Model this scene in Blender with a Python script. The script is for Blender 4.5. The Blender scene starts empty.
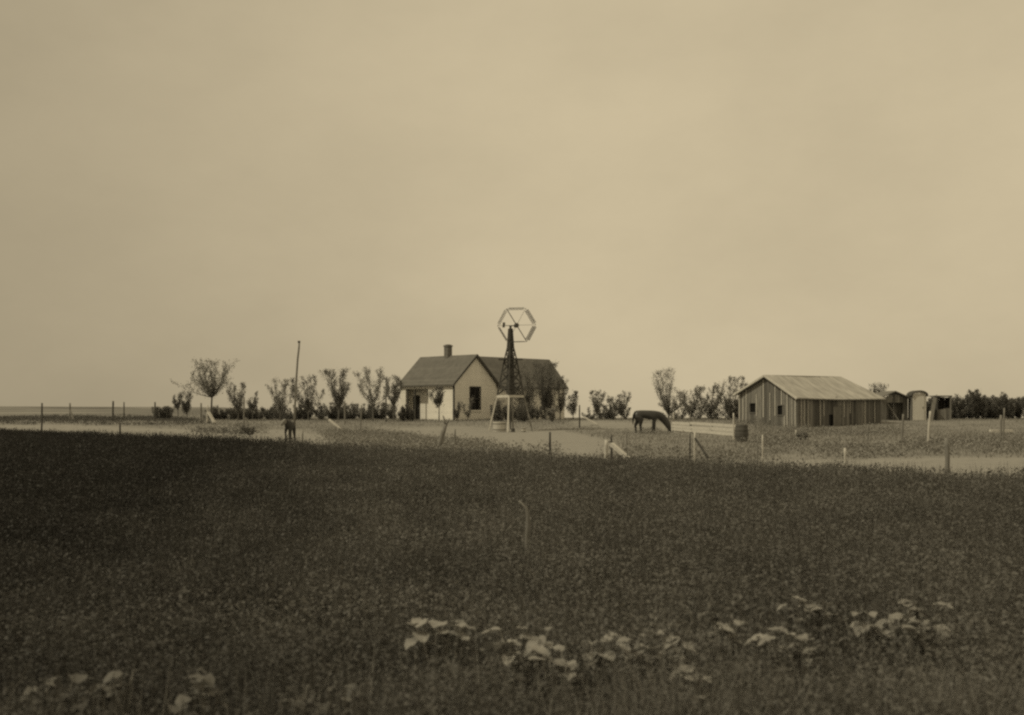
import bpy, bmesh, math, random
import numpy as np
from mathutils import Vector, Matrix

R = math.radians
F_PX, CX, HY, CAM_H = 1098.0, 512.0, 408.5, 1.6
sc = bpy.context.scene
col = sc.collection

# ------------------------------------------------------------------ terrain
def smooth(t):
    t = np.clip(t, 0.0, 1.0)
    return t * t * (3 - 2 * t)

def zg(x, y):
    """height of the ground"""
    x = np.asarray(x, float); y = np.asarray(y, float)
    z = 0.65 * smooth((y - 72) / 15)
    far = smooth((y - 320) / 600)
    z = z + far * smooth((-x - 60) / 500) * 3.2
    ang = x / np.maximum(y, 1.0)
    z = z - smooth((ang + .27) / .16) * np.maximum(y - 103, 0) * .0135 * smooth((y - 103) / 60)
    near = 1 - smooth((y - 60) / 60)
    z = z + 0.02 * np.sin(x * .9 + .3 * y) * np.sin(y * .6 - .2 * x) * near * smooth((y - 20) / 10)
    return z

def at(px, Y):
    X = (px - CX) / F_PX * Y
    return Vector((X, Y, float(zg(X, Y))))

def base_dist(px, py):
    """distance along the ground at which a foot seen at (px, py) stands"""
    lo, hi = 3.0, 110.0
    for _ in range(50):
        m = .5 * (lo + hi)
        y = HY + (CAM_H - float(zg((px - CX) / F_PX * m, m))) * F_PX / m
        if y > py: lo = m
        else: hi = m
    return .5 * (lo + hi)

def crop_edge(x):
    return 32.9 - 1.135 * x

# ------------------------------------------------------------------ materials
TINT = (1.04, 1.0, .90)
def tone(v, t=1.0):
    return tuple(v * (1 + (k - 1) * t) for k in TINT) + (1.0,)

def new_mat(name):
    m = bpy.data.materials.new(name); m.use_nodes = True
    nt = m.node_tree; nt.nodes.clear()
    out = nt.nodes.new('ShaderNodeOutputMaterial')
    b = nt.nodes.new('ShaderNodeBsdfPrincipled')
    b.inputs['Roughness'].default_value = .85
    b.inputs['Specular IOR Level'].default_value = .2
    nt.links.new(b.outputs[0], out.inputs[0])
    return m, nt, b, out

def surf(name, lo, hi, scale=3.0, stretch=(1, 1, 1), rough=.85, bump=.2, spec=.2, detail=6, island=0.0, course=0.0, depth=.12):
    m, nt, b, out = new_mat(name)
    tc = nt.nodes.new('ShaderNodeTexCoord')
    mp = nt.nodes.new('ShaderNodeMapping'); mp.inputs['Scale'].default_value = stretch
    nz = nt.nodes.new('ShaderNodeTexNoise'); nz.inputs['Scale'].default_value = scale
    nz.inputs['Detail'].default_value = detail; nz.inputs['Roughness'].default_value = .65
    rp = nt.nodes.new('ShaderNodeValToRGB')
    rp.color_ramp.elements[0].position = .3; rp.color_ramp.elements[0].color = tone(lo)
    rp.color_ramp.elements[1].position = .72; rp.color_ramp.elements[1].color = tone(hi)
    nt.links.new(tc.outputs['Object'], mp.inputs[0]); nt.links.new(mp.outputs[0], nz.inputs['Vector'])
    nt.links.new(nz.outputs['Fac'], rp.inputs[0])
    last = rp.outputs[0]
    if course:      # courses of shingles or clapboards: each board's lower edge shows as a thin line
        sp = nt.nodes.new('ShaderNodeSeparateXYZ'); nt.links.new(tc.outputs['Object'], sp.inputs[0])
        dv = nt.nodes.new('ShaderNodeMath'); dv.operation = 'MULTIPLY'; dv.inputs[1].default_value = 1 / course
        nt.links.new(sp.outputs['Z'], dv.inputs[0])
        fl = nt.nodes.new('ShaderNodeMath'); fl.operation = 'FLOOR'; nt.links.new(dv.outputs[0], fl.inputs[0])
        fr = nt.nodes.new('ShaderNodeMath'); fr.operation = 'FRACT'; nt.links.new(dv.outputs[0], fr.inputs[0])
        wn = nt.nodes.new('ShaderNodeTexWhiteNoise'); wn.noise_dimensions = '1D'; nt.links.new(fl.outputs[0], wn.inputs['W'])
        q = nt.nodes.new('ShaderNodeMapRange'); q.inputs['From Max'].default_value = .25; q.inputs['To Min'].default_value = 1 - depth * 1.6; nt.links.new(fr.outputs[0], q.inputs['Value'])
        w2 = nt.nodes.new('ShaderNodeMapRange'); w2.inputs['To Min'].default_value = 1 - depth * .6; w2.inputs['To Max'].default_value = 1 + depth * .6; nt.links.new(wn.outputs[0], w2.inputs['Value'])
        mu = nt.nodes.new('ShaderNodeMath'); mu.operation = 'MULTIPLY'; nt.links.new(q.outputs[0], mu.inputs[0]); nt.links.new(w2.outputs[0], mu.inputs[1])
        sv = nt.nodes.new('ShaderNodeVectorMath'); sv.operation = 'SCALE'; nt.links.new(last, sv.inputs[0]); nt.links.new(mu.outputs[0], sv.inputs['Scale'])
        last = sv.outputs[0]
    if island:
        g = nt.nodes.new('ShaderNodeNewGeometry')
        mr = nt.nodes.new('ShaderNodeMapRange'); mr.inputs['To Min'].default_value = 1 - island; mr.inputs['To Max'].default_value = 1 + island
        mx = nt.nodes.new('ShaderNodeMix'); mx.data_type = 'RGBA'; mx.blend_type = 'MULTIPLY'; mx.inputs[0].default_value = 1
        cb = nt.nodes.new('ShaderNodeCombineColor')
        nt.links.new(g.outputs['Random Per Island'], mr.inputs['Value'])
        for i in range(3): nt.links.new(mr.outputs[0], cb.inputs[i])
        nt.links.new(last, mx.inputs[6]); nt.links.new(cb.outputs[0], mx.inputs[7])
        last = mx.outputs[2]
    nt.links.new(last, b.inputs['Base Color'])
    b.inputs['Roughness'].default_value = rough; b.inputs['Specular IOR Level'].default_value = spec
    if bump:
        bp = nt.nodes.new('ShaderNodeBump'); bp.inputs['Strength'].default_value = bump; bp.inputs['Distance'].default_value = .03
        nt.links.new(nz.outputs['Fac'], bp.inputs['Height']); nt.links.new(bp.outputs[0], b.inputs['Normal'])
    return m

def leafy(name, lo, hi, patch=.25, transl=.25, rough=.6, side_tone=False, isl=.5):
    """leaves: a tone for each leaf, mixed with broad patches of older and younger growth"""
    m, nt, b, out = new_mat(name)
    g = nt.nodes.new('ShaderNodeNewGeometry')
    tc = nt.nodes.new('ShaderNodeTexCoord')
    nz = nt.nodes.new('ShaderNodeTexNoise'); nz.inputs['Scale'].default_value = patch; nz.inputs['Detail'].default_value = 4
    nt.links.new(tc.outputs['Object'], nz.inputs['Vector'])
    mr = nt.nodes.new('ShaderNodeMapRange'); mr.inputs['From Min'].default_value = .3; mr.inputs['From Max'].default_value = .7
    nt.links.new(nz.outputs['Fac'], mr.inputs['Value'])
    mm = nt.nodes.new('ShaderNodeMath'); mm.operation = 'MULTIPLY_ADD'; mm.inputs[1].default_value = .25 if side_tone else isl
    m2 = nt.nodes.new('ShaderNodeMath'); m2.operation = 'MULTIPLY'; m2.inputs[1].default_value = .75 if side_tone else 1 - isl
    nt.links.new(mr.outputs[0], m2.inputs[0])
    nt.links.new(g.outputs['Random Per Island'], mm.inputs[0]); nt.links.new(m2.outputs[0], mm.inputs[2])
    rp = nt.nodes.new('ShaderNodeValToRGB')
    rp.color_ramp.elements[0].color = tone(lo); rp.color_ramp.elements[1].color = tone(hi)
    nt.links.new(mm.outputs[0], rp.inputs[0]); colr = rp.outputs[0]
    if side_tone:      # stand of the crop: darker towards one side of the field, paler towards the other
        sx = nt.nodes.new('ShaderNodeSeparateXYZ'); nt.links.new(tc.outputs['Object'], sx.inputs[0])
        ma = nt.nodes.new('ShaderNodeMath'); ma.operation = 'MULTIPLY_ADD'; ma.inputs[1].default_value = .16
        nt.links.new(sx.outputs['Y'], ma.inputs[0]); nt.links.new(sx.outputs['X'], ma.inputs[2])
        wv = nt.nodes.new('ShaderNodeMath'); wv.operation = 'MULTIPLY_ADD'; wv.inputs[1].default_value = 5.0
        nt.links.new(nz.outputs['Fac'], wv.inputs[0]); nt.links.new(ma.outputs[0], wv.inputs[2])
        m3 = nt.nodes.new('ShaderNodeMapRange'); m3.inputs['From Min'].default_value = -1.5; m3.inputs['From Max'].default_value = 5.0
        m3.inputs['To Min'].default_value = .27; m3.inputs['To Max'].default_value = 1.0; m3.interpolation_type = 'SMOOTHSTEP'
        nt.links.new(wv.outputs[0], m3.inputs['Value'])
        vs = nt.nodes.new('ShaderNodeVectorMath'); vs.operation = 'SCALE'
        nt.links.new(colr, vs.inputs[0]); nt.links.new(m3.outputs[0], vs.inputs['Scale']); colr = vs.outputs[0]
    nt.links.new(colr, b.inputs['Base Color'])
    b.inputs['Roughness'].default_value = rough; b.inputs['Specular IOR Level'].default_value = .25
    tr = nt.nodes.new('ShaderNodeBsdfTranslucent'); nt.links.new(colr, tr.inputs['Color'])
    mx = nt.nodes.new('ShaderNodeMixShader'); mx.inputs[0].default_value = transl
    nt.links.new(b.outputs[0], mx.inputs[1]); nt.links.new(tr.outputs[0], mx.inputs[2])
    nt.links.new(mx.outputs[0], out.inputs[0])
    return m

M = {
    'fenceboard': surf('sun_bleached_fence_boards', .40, .62, 3, (2, 2, 2), .85, .3),
    'lath':    surf('pale_new_boards', .48, .62, 4, (2, 2, .5), .8, .15),
    'white':   surf('white_paint', .68, .82, 1.2, (1, 1, .5), .6, .05, course=.14, depth=.06),
    'gable':   surf('gable_white_paint', .66, .80, 1.6, (1, 1, .5), .7, .05, course=.14, depth=.06),  # the house's same white paint, slightly darker on gable and wing
    'shingle': surf('weathered_shingles', .115, .165, 2.2, (1, 1, 1), .9, .4, detail=9, course=.17, depth=.14),
    'trim':    surf('dark_trim', .05, .09, 4, rough=.7),
    'brick':   surf('old_brick', .10, .20, 6, rough=.9, bump=.4),
    'dark':    surf('interior_shade', .008, .014, 3, rough=.5, bump=0),
    'glass':   surf('old_window_glass', .012, .02, 2, rough=.12, bump=.02, spec=.5),
    'door':    surf('dark_door_paint', .03, .05, 5, (1, 1, .3), .6, .1),
    'board':   surf('weathered_boards', .11, .21, 4, (3, 3, .35), .9, .3, island=.35),
    'board_dark': surf('darker_boards', .10, .19, 4, (3, 3, .35), .9, .3, island=.5),  # slightly darker boards, tone varying more from one to the next
    'barnroof': surf('silvered_roof_boards', .24, .46, 2.0, (1.6, .35, .35), .85, .3, detail=8),
    'wood':    surf('grey_post_wood', .14, .26, 9, (2, 2, .3), .9, .4),
    'pale':    surf('bleached_wood', .40, .60, 7, (2, 2, .4), .85, .3),
    'stake':   surf('dull_stake_wood', .15, .24, 9, (2, 2, .3), .9, .4),
    'darkwood': surf('dark_wood', .05, .10, 8, (2, 2, .3), .9, .4),
    'outhouse': surf('limewashed_boards', .48, .60, 5, (4, 4, .4), .85, .2),
    'tin':     surf('dull_galvanised_metal', .38, .52, 3, rough=.5, spec=.5),
    'rust':    surf('rusty_metal', .06, .12, 6, rough=.8),
    'barrel':  surf('old_barrel_staves', .07, .12, 7, (3, 3, .4), .85, .3),
    'bark':    surf('tree_bark', .08, .17, 9, (2, 2, .4), .95, .5),
    'coat':    surf('dark_horse_coat', .026, .048, 5, rough=.42, bump=.02, spec=.5),
    'hair':    surf('black_horse_hair', .010, .02, 20, rough=.6),
    'calfcoat': surf('dark_calf_coat', .030, .06, 5, rough=.65, bump=.02),
    'paleface': surf('pale_calf_face', .17, .24, 8, rough=.7, bump=.02),
    'sock':    surf('white_sock_hair', .5, .6, 10, rough=.7, bump=.02),
    'leaf_dark':  leafy('dark_leaves', .11, .20, .8, .35),
    'leaf_mid':   leafy('mid_leaves', .14, .25, .8, .35),
    'leaf_pale':  leafy('pale_leaves', .20, .32, .8),
    'crop':    leafy('alfalfa_leaves', .10, .185, .9, .35, side_tone=True),
    'grass':   leafy('dry_grass', .19, .32, .15, .2, .7),
    'weed':    leafy('rank_weeds', .16, .29, .3, .2),
    'weed_dark': leafy('dark_rank_weeds', .07, .13, .3, .2),
    'neargrass': leafy('near_grass_blades', .14, .28, .9, .25),
    'broad_dull': leafy('dull_broad_leaf', .075, .17, 5, .2, .55),
    'broad':   leafy('pale_broad_leaf', .15, .33, 5, .2, .55),
}

# ------------------------------------------------------------------ mesh helpers
class MB:
    def __init__(s): s.v = []; s.f = []
    def add(s, vs, fs):
        o = len(s.v); s.v += [tuple(v) for v in vs]; s.f += [tuple(i + o for i in f) for f in fs]; return s
    def box(s, x0, x1, y0, y1, z0, z1):
        return s.add([(x0,y0,z0),(x1,y0,z0),(x1,y1,z0),(x0,y1,z0),(x0,y0,z1),(x1,y0,z1),(x1,y1,z1),(x0,y1,z1)],
                     [(0,3,2,1),(4,5,6,7),(0,1,5,4),(1,2,6,5),(2,3,7,6),(3,0,4,7)])
    def prism(s, poly, axis, a, b):
        """poly: 2-D points; axis 'x' -> (y,z) extruded in x; 'y' -> (x,z) extruded in y"""
        n = len(poly)
        P = (lambda p, t: (t, p[0], p[1])) if axis == 'x' else ((lambda p, t: (p[0], t, p[1])) if axis == 'y' else (lambda p, t: (p[0], p[1], t)))
        vs = [P(p, a) for p in poly] + [P(p, b) for p in poly]
        fs = [tuple(range(n))[::-1], tuple(range(n, 2 * n))] + [(i, (i + 1) % n, n + (i + 1) % n, n + i) for i in range(n)]
        return s.add(vs, fs)
    def beam(s, p0, p1, w, h, up=(0, 0, 1), taper=1.0):
        p0, p1 = Vector(p0), Vector(p1); d = (p1 - p0).normalized(); up = Vector(up)
        if abs(d.dot(up)) > .98: up = Vector((1, 0, 0))
        a = d.cross(up).normalized(); b = a.cross(d).normalized()
        vs = []
        for p, k in ((p0, 1), (p1, taper)):
            for sa, sb in ((-1, -1), (1, -1), (1, 1), (-1, 1)): vs.append(p + a * (sa * w * .5 * k) + b * (sb * h * .5 * k))
        return s.add(vs, [(0,3,2,1),(4,5,6,7),(0,1,5,4),(1,2,6,5),(2,3,7,6),(3,0,4,7)])
    def tube(s, pts, rad, n=8, wob=0, rng=None):
        pts = [Vector(p) for p in pts]; k = len(pts)
        vs = []
        for i, p in enumerate(pts):
            d = (pts[min(i + 1, k - 1)] - pts[max(i - 1, 0)]).normalized()
            u = Vector((1, 0, 0)) if abs(d.x) < .8 else Vector((0, 1, 0))
            a = d.cross(u).normalized(); b = d.cross(a)
            for j in range(n):
                t = 2 * math.pi * j / n; r = rad[i] * (1 + (rng.uniform(-wob, wob) if rng else 0))
                vs.append(p + a * (r * math.cos(t)) + b * (r * math.sin(t)))
        fs = [(i*n+j, i*n+(j+1)%n, (i+1)*n+(j+1)%n, (i+1)*n+j) for i in range(k-1) for j in range(n)]
        fs += [tuple(range(n))[::-1], tuple(range((k-1)*n, k*n))]
        return s.add(vs, fs)
    def lathe(s, prof, n=20, c=(0, 0, 0)):
        vs = [(c[0] + r * math.cos(2*math.pi*j/n), c[1] + r * math.sin(2*math.pi*j/n), c[2] + z) for r, z in prof for j in range(n)]
        k = len(prof)
        fs = [(i*n+j, i*n+(j+1)%n, (i+1)*n+(j+1)%n, (i+1)*n+j) for i in range(k-1) for j in range(n)]
        fs += [tuple(range(n))[::-1], tuple(range((k-1)*n, k*n))]
        return s.add(vs, fs)
    def build(s, name, mat, parent=None, loc=(0, 0, 0), rz=0, smooth_=False, bevel=0, kids=None):
        me = bpy.data.meshes.new(name); me.from_pydata(s.v, [], s.f); me.update()
        bm = bmesh.new(); bm.from_mesh(me); bmesh.ops.recalc_face_normals(bm, faces=bm.faces); bm.to_mesh(me); bm.free()
        me.materials.append(mat)
        if smooth_:
            me.polygons.foreach_set('use_smooth', [True] * len(me.polygons))
        o = bpy.data.objects.new(name, me); col.objects.link(o)
        o.location = loc; o.rotation_euler.z = rz
        if parent: o.parent = parent
        if bevel:
            b = o.modifiers.new('edge', 'BEVEL'); b.width = bevel; b.segments = 1; b.limit_method = 'ANGLE'
        return o

def np_obj(name, V, nper, mat, parent=None, loc=(0, 0, 0)):
    V = np.ascontiguousarray(V, dtype=np.float32).reshape(-1, 3); nf = len(V) // nper
    me = bpy.data.meshes.new(name)
    me.vertices.add(len(V)); me.vertices.foreach_set('co', V.ravel())
    me.loops.add(len(V)); me.loops.foreach_set('vertex_index', np.arange(len(V), dtype=np.int32))
    me.polygons.add(nf); me.polygons.foreach_set('loop_start', np.arange(0, len(V), nper, dtype=np.int32))
    me.update(calc_edges=True); me.materials.append(mat)
    o = bpy.data.objects.new(name, me); col.objects.link(o); o.location = loc
    if parent: o.parent = parent
    return o

def tag(o, label=None, cat=None, group=None, kind=None):
    if label: o['label'] = label
    if cat: o['category'] = cat
    if group: o['group'] = group
    if kind: o['kind'] = kind
    return o

def thing(name, label, cat, loc, rz=0, group=None):
    o = bpy.data.objects.new(name, None); col.objects.link(o)
    o.empty_display_size = .3; o.location = loc; o.rotation_euler.z = rz
    return tag(o, label, cat, group)

def leaf_quads(P, size, rng, up=.4, asp=.55):
    n = len(P)
    N = rng.normal(size=(n, 3)); N[:, 2] = np.abs(N[:, 2]) + up
    N /= np.linalg.norm(N, axis=1, keepdims=True)
    T = np.cross(N, rng.normal(size=(n, 3))); T /= np.linalg.norm(T, axis=1, keepdims=True) + 1e-9
    B = np.cross(N, T)
    s = (np.asarray(size) * np.ones(n))[:, None] * .5
    T *= s; B *= s * asp
    sag = N * s * .25
    return np.stack([P + T - sag, P + B, P - T - sag, P - B], axis=1)

def blade_tris(P, h, w, rng, lean=.35):
    n = len(P)
    a = rng.uniform(0, 2 * np.pi, n); d = np.stack([np.cos(a), np.sin(a), np.zeros(n)], 1)
    l = rng.uniform(0, 2 * np.pi, n); L = np.stack([np.cos(l), np.sin(l), np.zeros(n)], 1) * (rng.uniform(0, lean, n) * h)[:, None]
    w = (np.asarray(w) * np.ones(n))[:, None] * .5
    return np.stack([P - d * w, P + d * w, P + L + np.array([0, 0, 1.0]) * np.asarray(h)[:, None]], 1)

# ------------------------------------------------------------------ ground
POLYS = [  # bare dirt seen at the photo's places, carried down to the ground
    [(-200,423.6),(-60,424.2),(60,424.8),(130,425.6),(180,427),(250,430),(300,430.5),(330,436),(380,447),(450,454),(450,470),(300,462),(200,455),(110,447),(-60,440),(-200,436)],
    [(378,428.5),(400,426),(450,424.5),(500,429),(560,430),(600,437),(622,447),(600,456),(560,454),(520,449),(450,437.5)],
    [(690,462),(760,460),(860,459.5),(940,457),(1060,455),(1200,454),(1200,490),(860,480),(690,470)],
    [(572,419.5),(610,421),(660,422.5),(735,426),(738,436),(660,431.5),(600,427),(570,424)],
    [(150,429),(250,434),(250,431),(150,427.5)],
]
def in_poly(px, py, poly):
    c = np.zeros(px.shape, bool); n = len(poly); j = n - 1
    for i in range(n):
        xi, yi = poly[i]; xj, yj = poly[j]
        c ^= ((yi > py) != (yj > py)) & (px < (xj - xi) * (py - yi) / (yj - yi + 1e-12) + xi)
        j = i
    return c

def dirt_mask(X, Y, Z):
    Ys = np.maximum(Y, 2.0)
    px = CX + F_PX * X / Ys; py = HY + F_PX * (CAM_H - Z) / Ys
    out = np.zeros(X.shape); rng = np.random.default_rng(5)
    for _ in range(10):
        jx, jy = rng.normal(0, 9), rng.normal(0, 1.0)
        wob = 2.2 * np.sin(X * .37 + 1.3) * np.sin(Y * .11 + X * .05)
        hit = np.zeros(X.shape, bool)
        for p in POLYS: hit |= in_poly(px + jx, py + jy + wob * .6, p)
        out += hit
    out /= 10
    out[Y < 12] = 0
    return out

def build_ground():
    xs = np.concatenate([-np.geomspace(60, 5000, 40)[::-1], np.arange(-59.6, 59.7, .4), np.geomspace(60, 5000, 40)])
    ys = np.concatenate([[-60, -20, -5], np.arange(0, 12, 1.0), np.arange(12, 100, .45), np.geomspace(100, 8000, 70)])
    X, Y = np.meshgrid(xs, ys); Z = zg(X, Y)
    ny, nx = X.shape
    V = np.stack([X, Y, Z], -1).reshape(-1, 3)
    idx = np.arange(ny * nx).reshape(ny, nx)
    Fc = np.stack([idx[:-1, :-1], idx[:-1, 1:], idx[1:, 1:], idx[1:, :-1]], -1).reshape(-1, 4)
    me = bpy.data.meshes.new('ground')
    me.vertices.add(len(V)); me.vertices.foreach_set('co', V.astype(np.float32).ravel())
    me.loops.add(Fc.size); me.loops.foreach_set('vertex_index', Fc.astype(np.int32).ravel())
    me.polygons.add(len(Fc)); me.polygons.foreach_set('loop_start', np.arange(0, Fc.size, 4, dtype=np.int32))
    me.update(calc_edges=True)
    me.polygons.foreach_set('use_smooth', np.ones(len(Fc), bool))
    d = dirt_mask(X, Y, Z).ravel().astype(np.float32)
    a = me.attributes.new('dirt', 'FLOAT', 'POINT'); a.data.foreach_set('value', d)
    s = smooth((crop_edge(X) - Y + .4) / .8).ravel().astype(np.float32)
    a = me.attributes.new('soil', 'FLOAT', 'POINT'); a.data.foreach_set('value', s)
    m, nt, b, out = new_mat('ground_earth_and_grass')
    N, L = nt.nodes.new, nt.links.new
    tc = N('ShaderNodeTexCoord')
    def noise(scale, detail=6, stretch=None):
        n = N('ShaderNodeTexNoise'); n.inputs['Scale'].default_value = scale; n.inputs['Detail'].default_value = detail; n.inputs['Roughness'].default_value = .65
        if stretch:
            mp = N('ShaderNodeMapping'); mp.inputs['Scale'].default_value = stretch
            L(tc.outputs['Object'], mp.inputs[0]); L(mp.outputs[0], n.inputs['Vector'])
        else: L(tc.outputs['Object'], n.inputs['Vector'])
        return n.outputs['Fac']
    def ramp(fac, lo, hi, p0=.3, p1=.7):
        r = N('ShaderNodeValToRGB'); r.color_ramp.elements[0].position = p0; r.color_ramp.elements[1].position = p1
        r.color_ramp.elements[0].color = tone(lo); r.color_ramp.elements[1].color = tone(hi); L(fac, r.inputs[0]); return r.outputs[0]
    def mix(f, A, B):
        x = N('ShaderNodeMix'); x.data_type = 'RGBA'; L(f, x.inputs[0]); L(A, x.inputs[6]); L(B, x.inputs[7]); return x.outputs[2]
    n1, n2, n3 = noise(.35), noise(2.5, 8), noise(.02, 4, (1, .35, 1))
    grass = ramp(n1, .15, .24)
    far = ramp(n3, .07, .26, .35, .65)
    dirt = mix(noise(.9, 5, (.10, 1.6, 1)), ramp(n2, .17, .27), ramp(noise(7, 4), .24, .33))
    soil = ramp(n2, .045, .07)
    sep = N('ShaderNodeSeparateXYZ'); L(tc.outputs['Object'], sep.inputs[0])
    fr = N('ShaderNodeMapRange'); fr.inputs['From Min'].default_value = 105; fr.inputs['From Max'].default_value = 260
    L(sep.outputs['Y'], fr.inputs['Value'])
    ad = N('ShaderNodeAttribute'); ad.attribute_name = 'dirt'
    asl = N('ShaderNodeAttribute'); asl.attribute_name = 'soil'
    # ragged edge between dirt and grass
    mm = N('ShaderNodeMath'); mm.operation = 'ADD'; mm.use_clamp = True
    nn = N('ShaderNodeMapRange'); nn.inputs['To Min'].default_value = -.45; nn.inputs['To Max'].default_value = .45
    nn.inputs['From Min'].default_value = .3; nn.inputs['From Max'].default_value = .7
    L(noise(.9, 6), nn.inputs['Value'])
    ml = N('ShaderNodeMath'); ml.operation = 'MULTIPLY'
    sub = N('ShaderNodeMath'); sub.operation = 'MULTIPLY'; sub.inputs[1].default_value = 1.5; sub.use_clamp = True
    L(ad.outputs['Fac'], sub.inputs[0]); L(nn.outputs[0], ml.inputs[0]); L(sub.outputs[0], ml.inputs[1])
    L(ad.outputs['Fac'], mm.inputs[0]); L(ml.outputs[0], mm.inputs[1])
    c = mix(fr.outputs[0], grass, far)
    c = mix(mm.outputs[0], c, dirt)
    c = mix(asl.outputs['Fac'], c, soil)
    L(c, b.inputs['Base Color'])
    bp = N('ShaderNodeBump'); bp.inputs['Strength'].default_value = .5; bp.inputs['Distance'].default_value = .08
    L(n2, bp.inputs['Height']); L(bp.outputs[0], b.inputs['Normal'])
    b.inputs['Roughness'].default_value = .95; b.inputs['Specular IOR Level'].default_value = .1
    me.materials.append(m)
    o = bpy.data.objects.new('ground', me); col.objects.link(o); o['kind'] = 'structure'
build_ground()

# ------------------------------------------------------------------ alfalfa field
def vnoise(x, y, s, seed):
    """cheap smooth value noise"""
    rng = np.random.default_rng(seed); g = rng.random((64, 64))
    u, v = x / s, y / s
    i, j = np.floor(u).astype(int), np.floor(v).astype(int); fu, fv = u - i, v - j
    fu, fv = fu * fu * (3 - 2 * fu), fv * fv * (3 - 2 * fv)
    G = lambda a, b: g[a % 64, b % 64]
    return (G(i, j) * (1 - fu) + G(i + 1, j) * fu) * (1 - fv) + (G(i, j + 1) * (1 - fu) + G(i + 1, j + 1) * fu) * fv

def scatter(rng, y0, y1, dens, k=.60, pad=1.5):
    """points of the wedge in front of the camera between two distances, density per square metre"""
    wmax = k * y1 + pad
    n = int(dens * (y1 - y0) * 2 * wmax)
    y = rng.uniform(y0, y1, n); x = rng.uniform(-wmax, wmax, n)
    keep = np.abs(x) < k * y + pad
    return x[keep], y[keep]

rng = np.random.default_rng(11)
crop_q = []; crop_t = []
for y0, y1, dens, leaf, per, bl in ((3.3, 6, 420, .026, 15, 160), (6, 10, 260, .032, 12, 150), (10, 16, 150, .040, 10, 140), (16, 28, 60, .055, 9, 110), (28, 84, 22, .08, 8, 55)):
    x, y = scatter(rng, y0, y1, dens)
    keep = y < crop_edge(x) + .35 * np.sin(x * 1.9) + rng.normal(0, .18, len(x))
    x, y = x[keep], y[keep]
    h = (.14 + .20 * vnoise(x + 300, y + 90, 2.6, 3) + .20 * vnoise(x + 300, y + 90, .55, 4)) * rng.uniform(.62, 1.25, len(x))
    gap = vnoise(x + 300, y + 50, .8, 8) < .16
    h = np.where(gap, h * .5, h)
    t = rng.uniform(.15, 1.0, (len(x), per)) ** .75
    sp = .06 + leaf * .6
    P = np.stack([x[:, None] + rng.normal(0, sp, t.shape), y[:, None] + rng.normal(0, sp, t.shape), h[:, None] * t + .01], -1).reshape(-1, 3)
    crop_q.append(leaf_quads(P, leaf * rng.uniform(.6, 1.35, len(P)), rng, .5, .6))
    x, y = scatter(rng, y0, y1, bl)
    keep = y < crop_edge(x) + .35 * np.sin(x * 1.9) + rng.normal(0, .25, len(x)); x, y = x[keep], y[keep]
    P = np.stack([x, y, np.full(len(x), .02)], -1)
    h = (.20 + .20 * vnoise(x + 300, y + 90, 2.6, 3) + .16 * vnoise(x + 300, y + 90, .55, 4)) * rng.uniform(.6, 1.3, len(x))
    tr = blade_tris(P, h, leaf * .32 + .003, rng, .3)
    crop_q.append(np.concatenate([tr, tr[:, 2:3]], 1) + np.array([0, 0, 0]) )
Q = np.concatenate(crop_q)
# the blades come as four corners whose last two meet at the tip: part them a hair
Q[:, 3] += np.array([.002, .001, -.002])
tag(np_obj('alfalfa_crop', Q.reshape(-1, 3), 4, M['crop']), 'dark leafy forage crop covering the whole foreground field', 'crop', kind='stuff')

# rank grass at the near edge of the field
x = np.concatenate([rng.normal(c, s, n) for c, s, n in ((1.2, .55, 3200), (2.1, .45, 2600), (.2, .5, 1100), (-.7, .6, 500), (-1.8, .4, 350), (2.6, .3, 700))])
y = rng.uniform(3.9, 4.9, len(x)) + .25 * np.abs(rng.normal(size=len(x)))
P = np.stack([x, y, np.zeros(len(x))], -1)
h = rng.uniform(.16, .46, len(x)) * (.6 + .8 * vnoise(x + 40, y + 40, .35, 21))
bt = blade_tris(P, h, .011, rng, .75)
tag(np_obj('rank_grass', bt.reshape(-1, 3), 3, M['neargrass']), 'loose tall grass at the near edge of the field', 'grass', kind='stuff')

# yard grass and weeds between the field and the buildings
xs, ys = scatter(rng, 14, 104, 16, .62, 4)
keep = (ys > crop_edge(xs) + .3); xs, ys = xs[keep], ys[keep]
zz = zg(xs, ys); dm = dirt_mask(xs, ys, zz)
px = CX + F_PX * xs / ys; py = HY + F_PX * (CAM_H - zz) / ys
keep = rng.random(len(xs)) > dm * 1.15
xs, ys, zz = xs[keep], ys[keep], zz[keep]
h = rng.uniform(.04, .13, len(xs)) * (.5 + 1.3 * vnoise(xs + 200, ys + 20, 3.0, 31))
tag(np_obj('yard_grass', blade_tris(np.stack([xs, ys, zz], -1), h, .05, rng, .8).reshape(-1, 3), 3, M['grass']), 'short dry grass over the farmyard', 'grass', kind='stuff')

WEEDS = [[(830,446),(905,446),(910,459),(825,459)], [(905,442),(1020,436),(1040,452),(930,456)], [(328,431),(400,434),(450,442),(470,452),(345,449),(325,440)],
         [(15,412),(150,416),(230,424),(150,426),(-40,424),(-120,415)], [(600,450),(690,452),(760,456),(760,462),(600,462)], [(745,436),(800,440),(830,452),(760,455)],
         [(430,438),(560,452),(560,460),(430,456)], [(640,428),(672,431),(672,436),(640,435)], [(800,430),(900,428),(900,436),(800,437)], [(240,426),(262,426),(262,435),(240,435)],
         [(195,430),(245,432),(245,435),(195,433)], [(730,420),(800,424),(800,436),(745,430)]]
xs, ys = scatter(rng, 16, 104, 17, .62, 4)
zz = zg(xs, ys); px = CX + F_PX * xs / ys + rng.normal(0, 6, len(xs)); py = HY + F_PX * (CAM_H - zz) / ys + rng.normal(0, .7, len(xs))
hit = np.zeros(len(xs), bool)
for p in WEEDS: hit |= in_poly(px, py, p)
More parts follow.
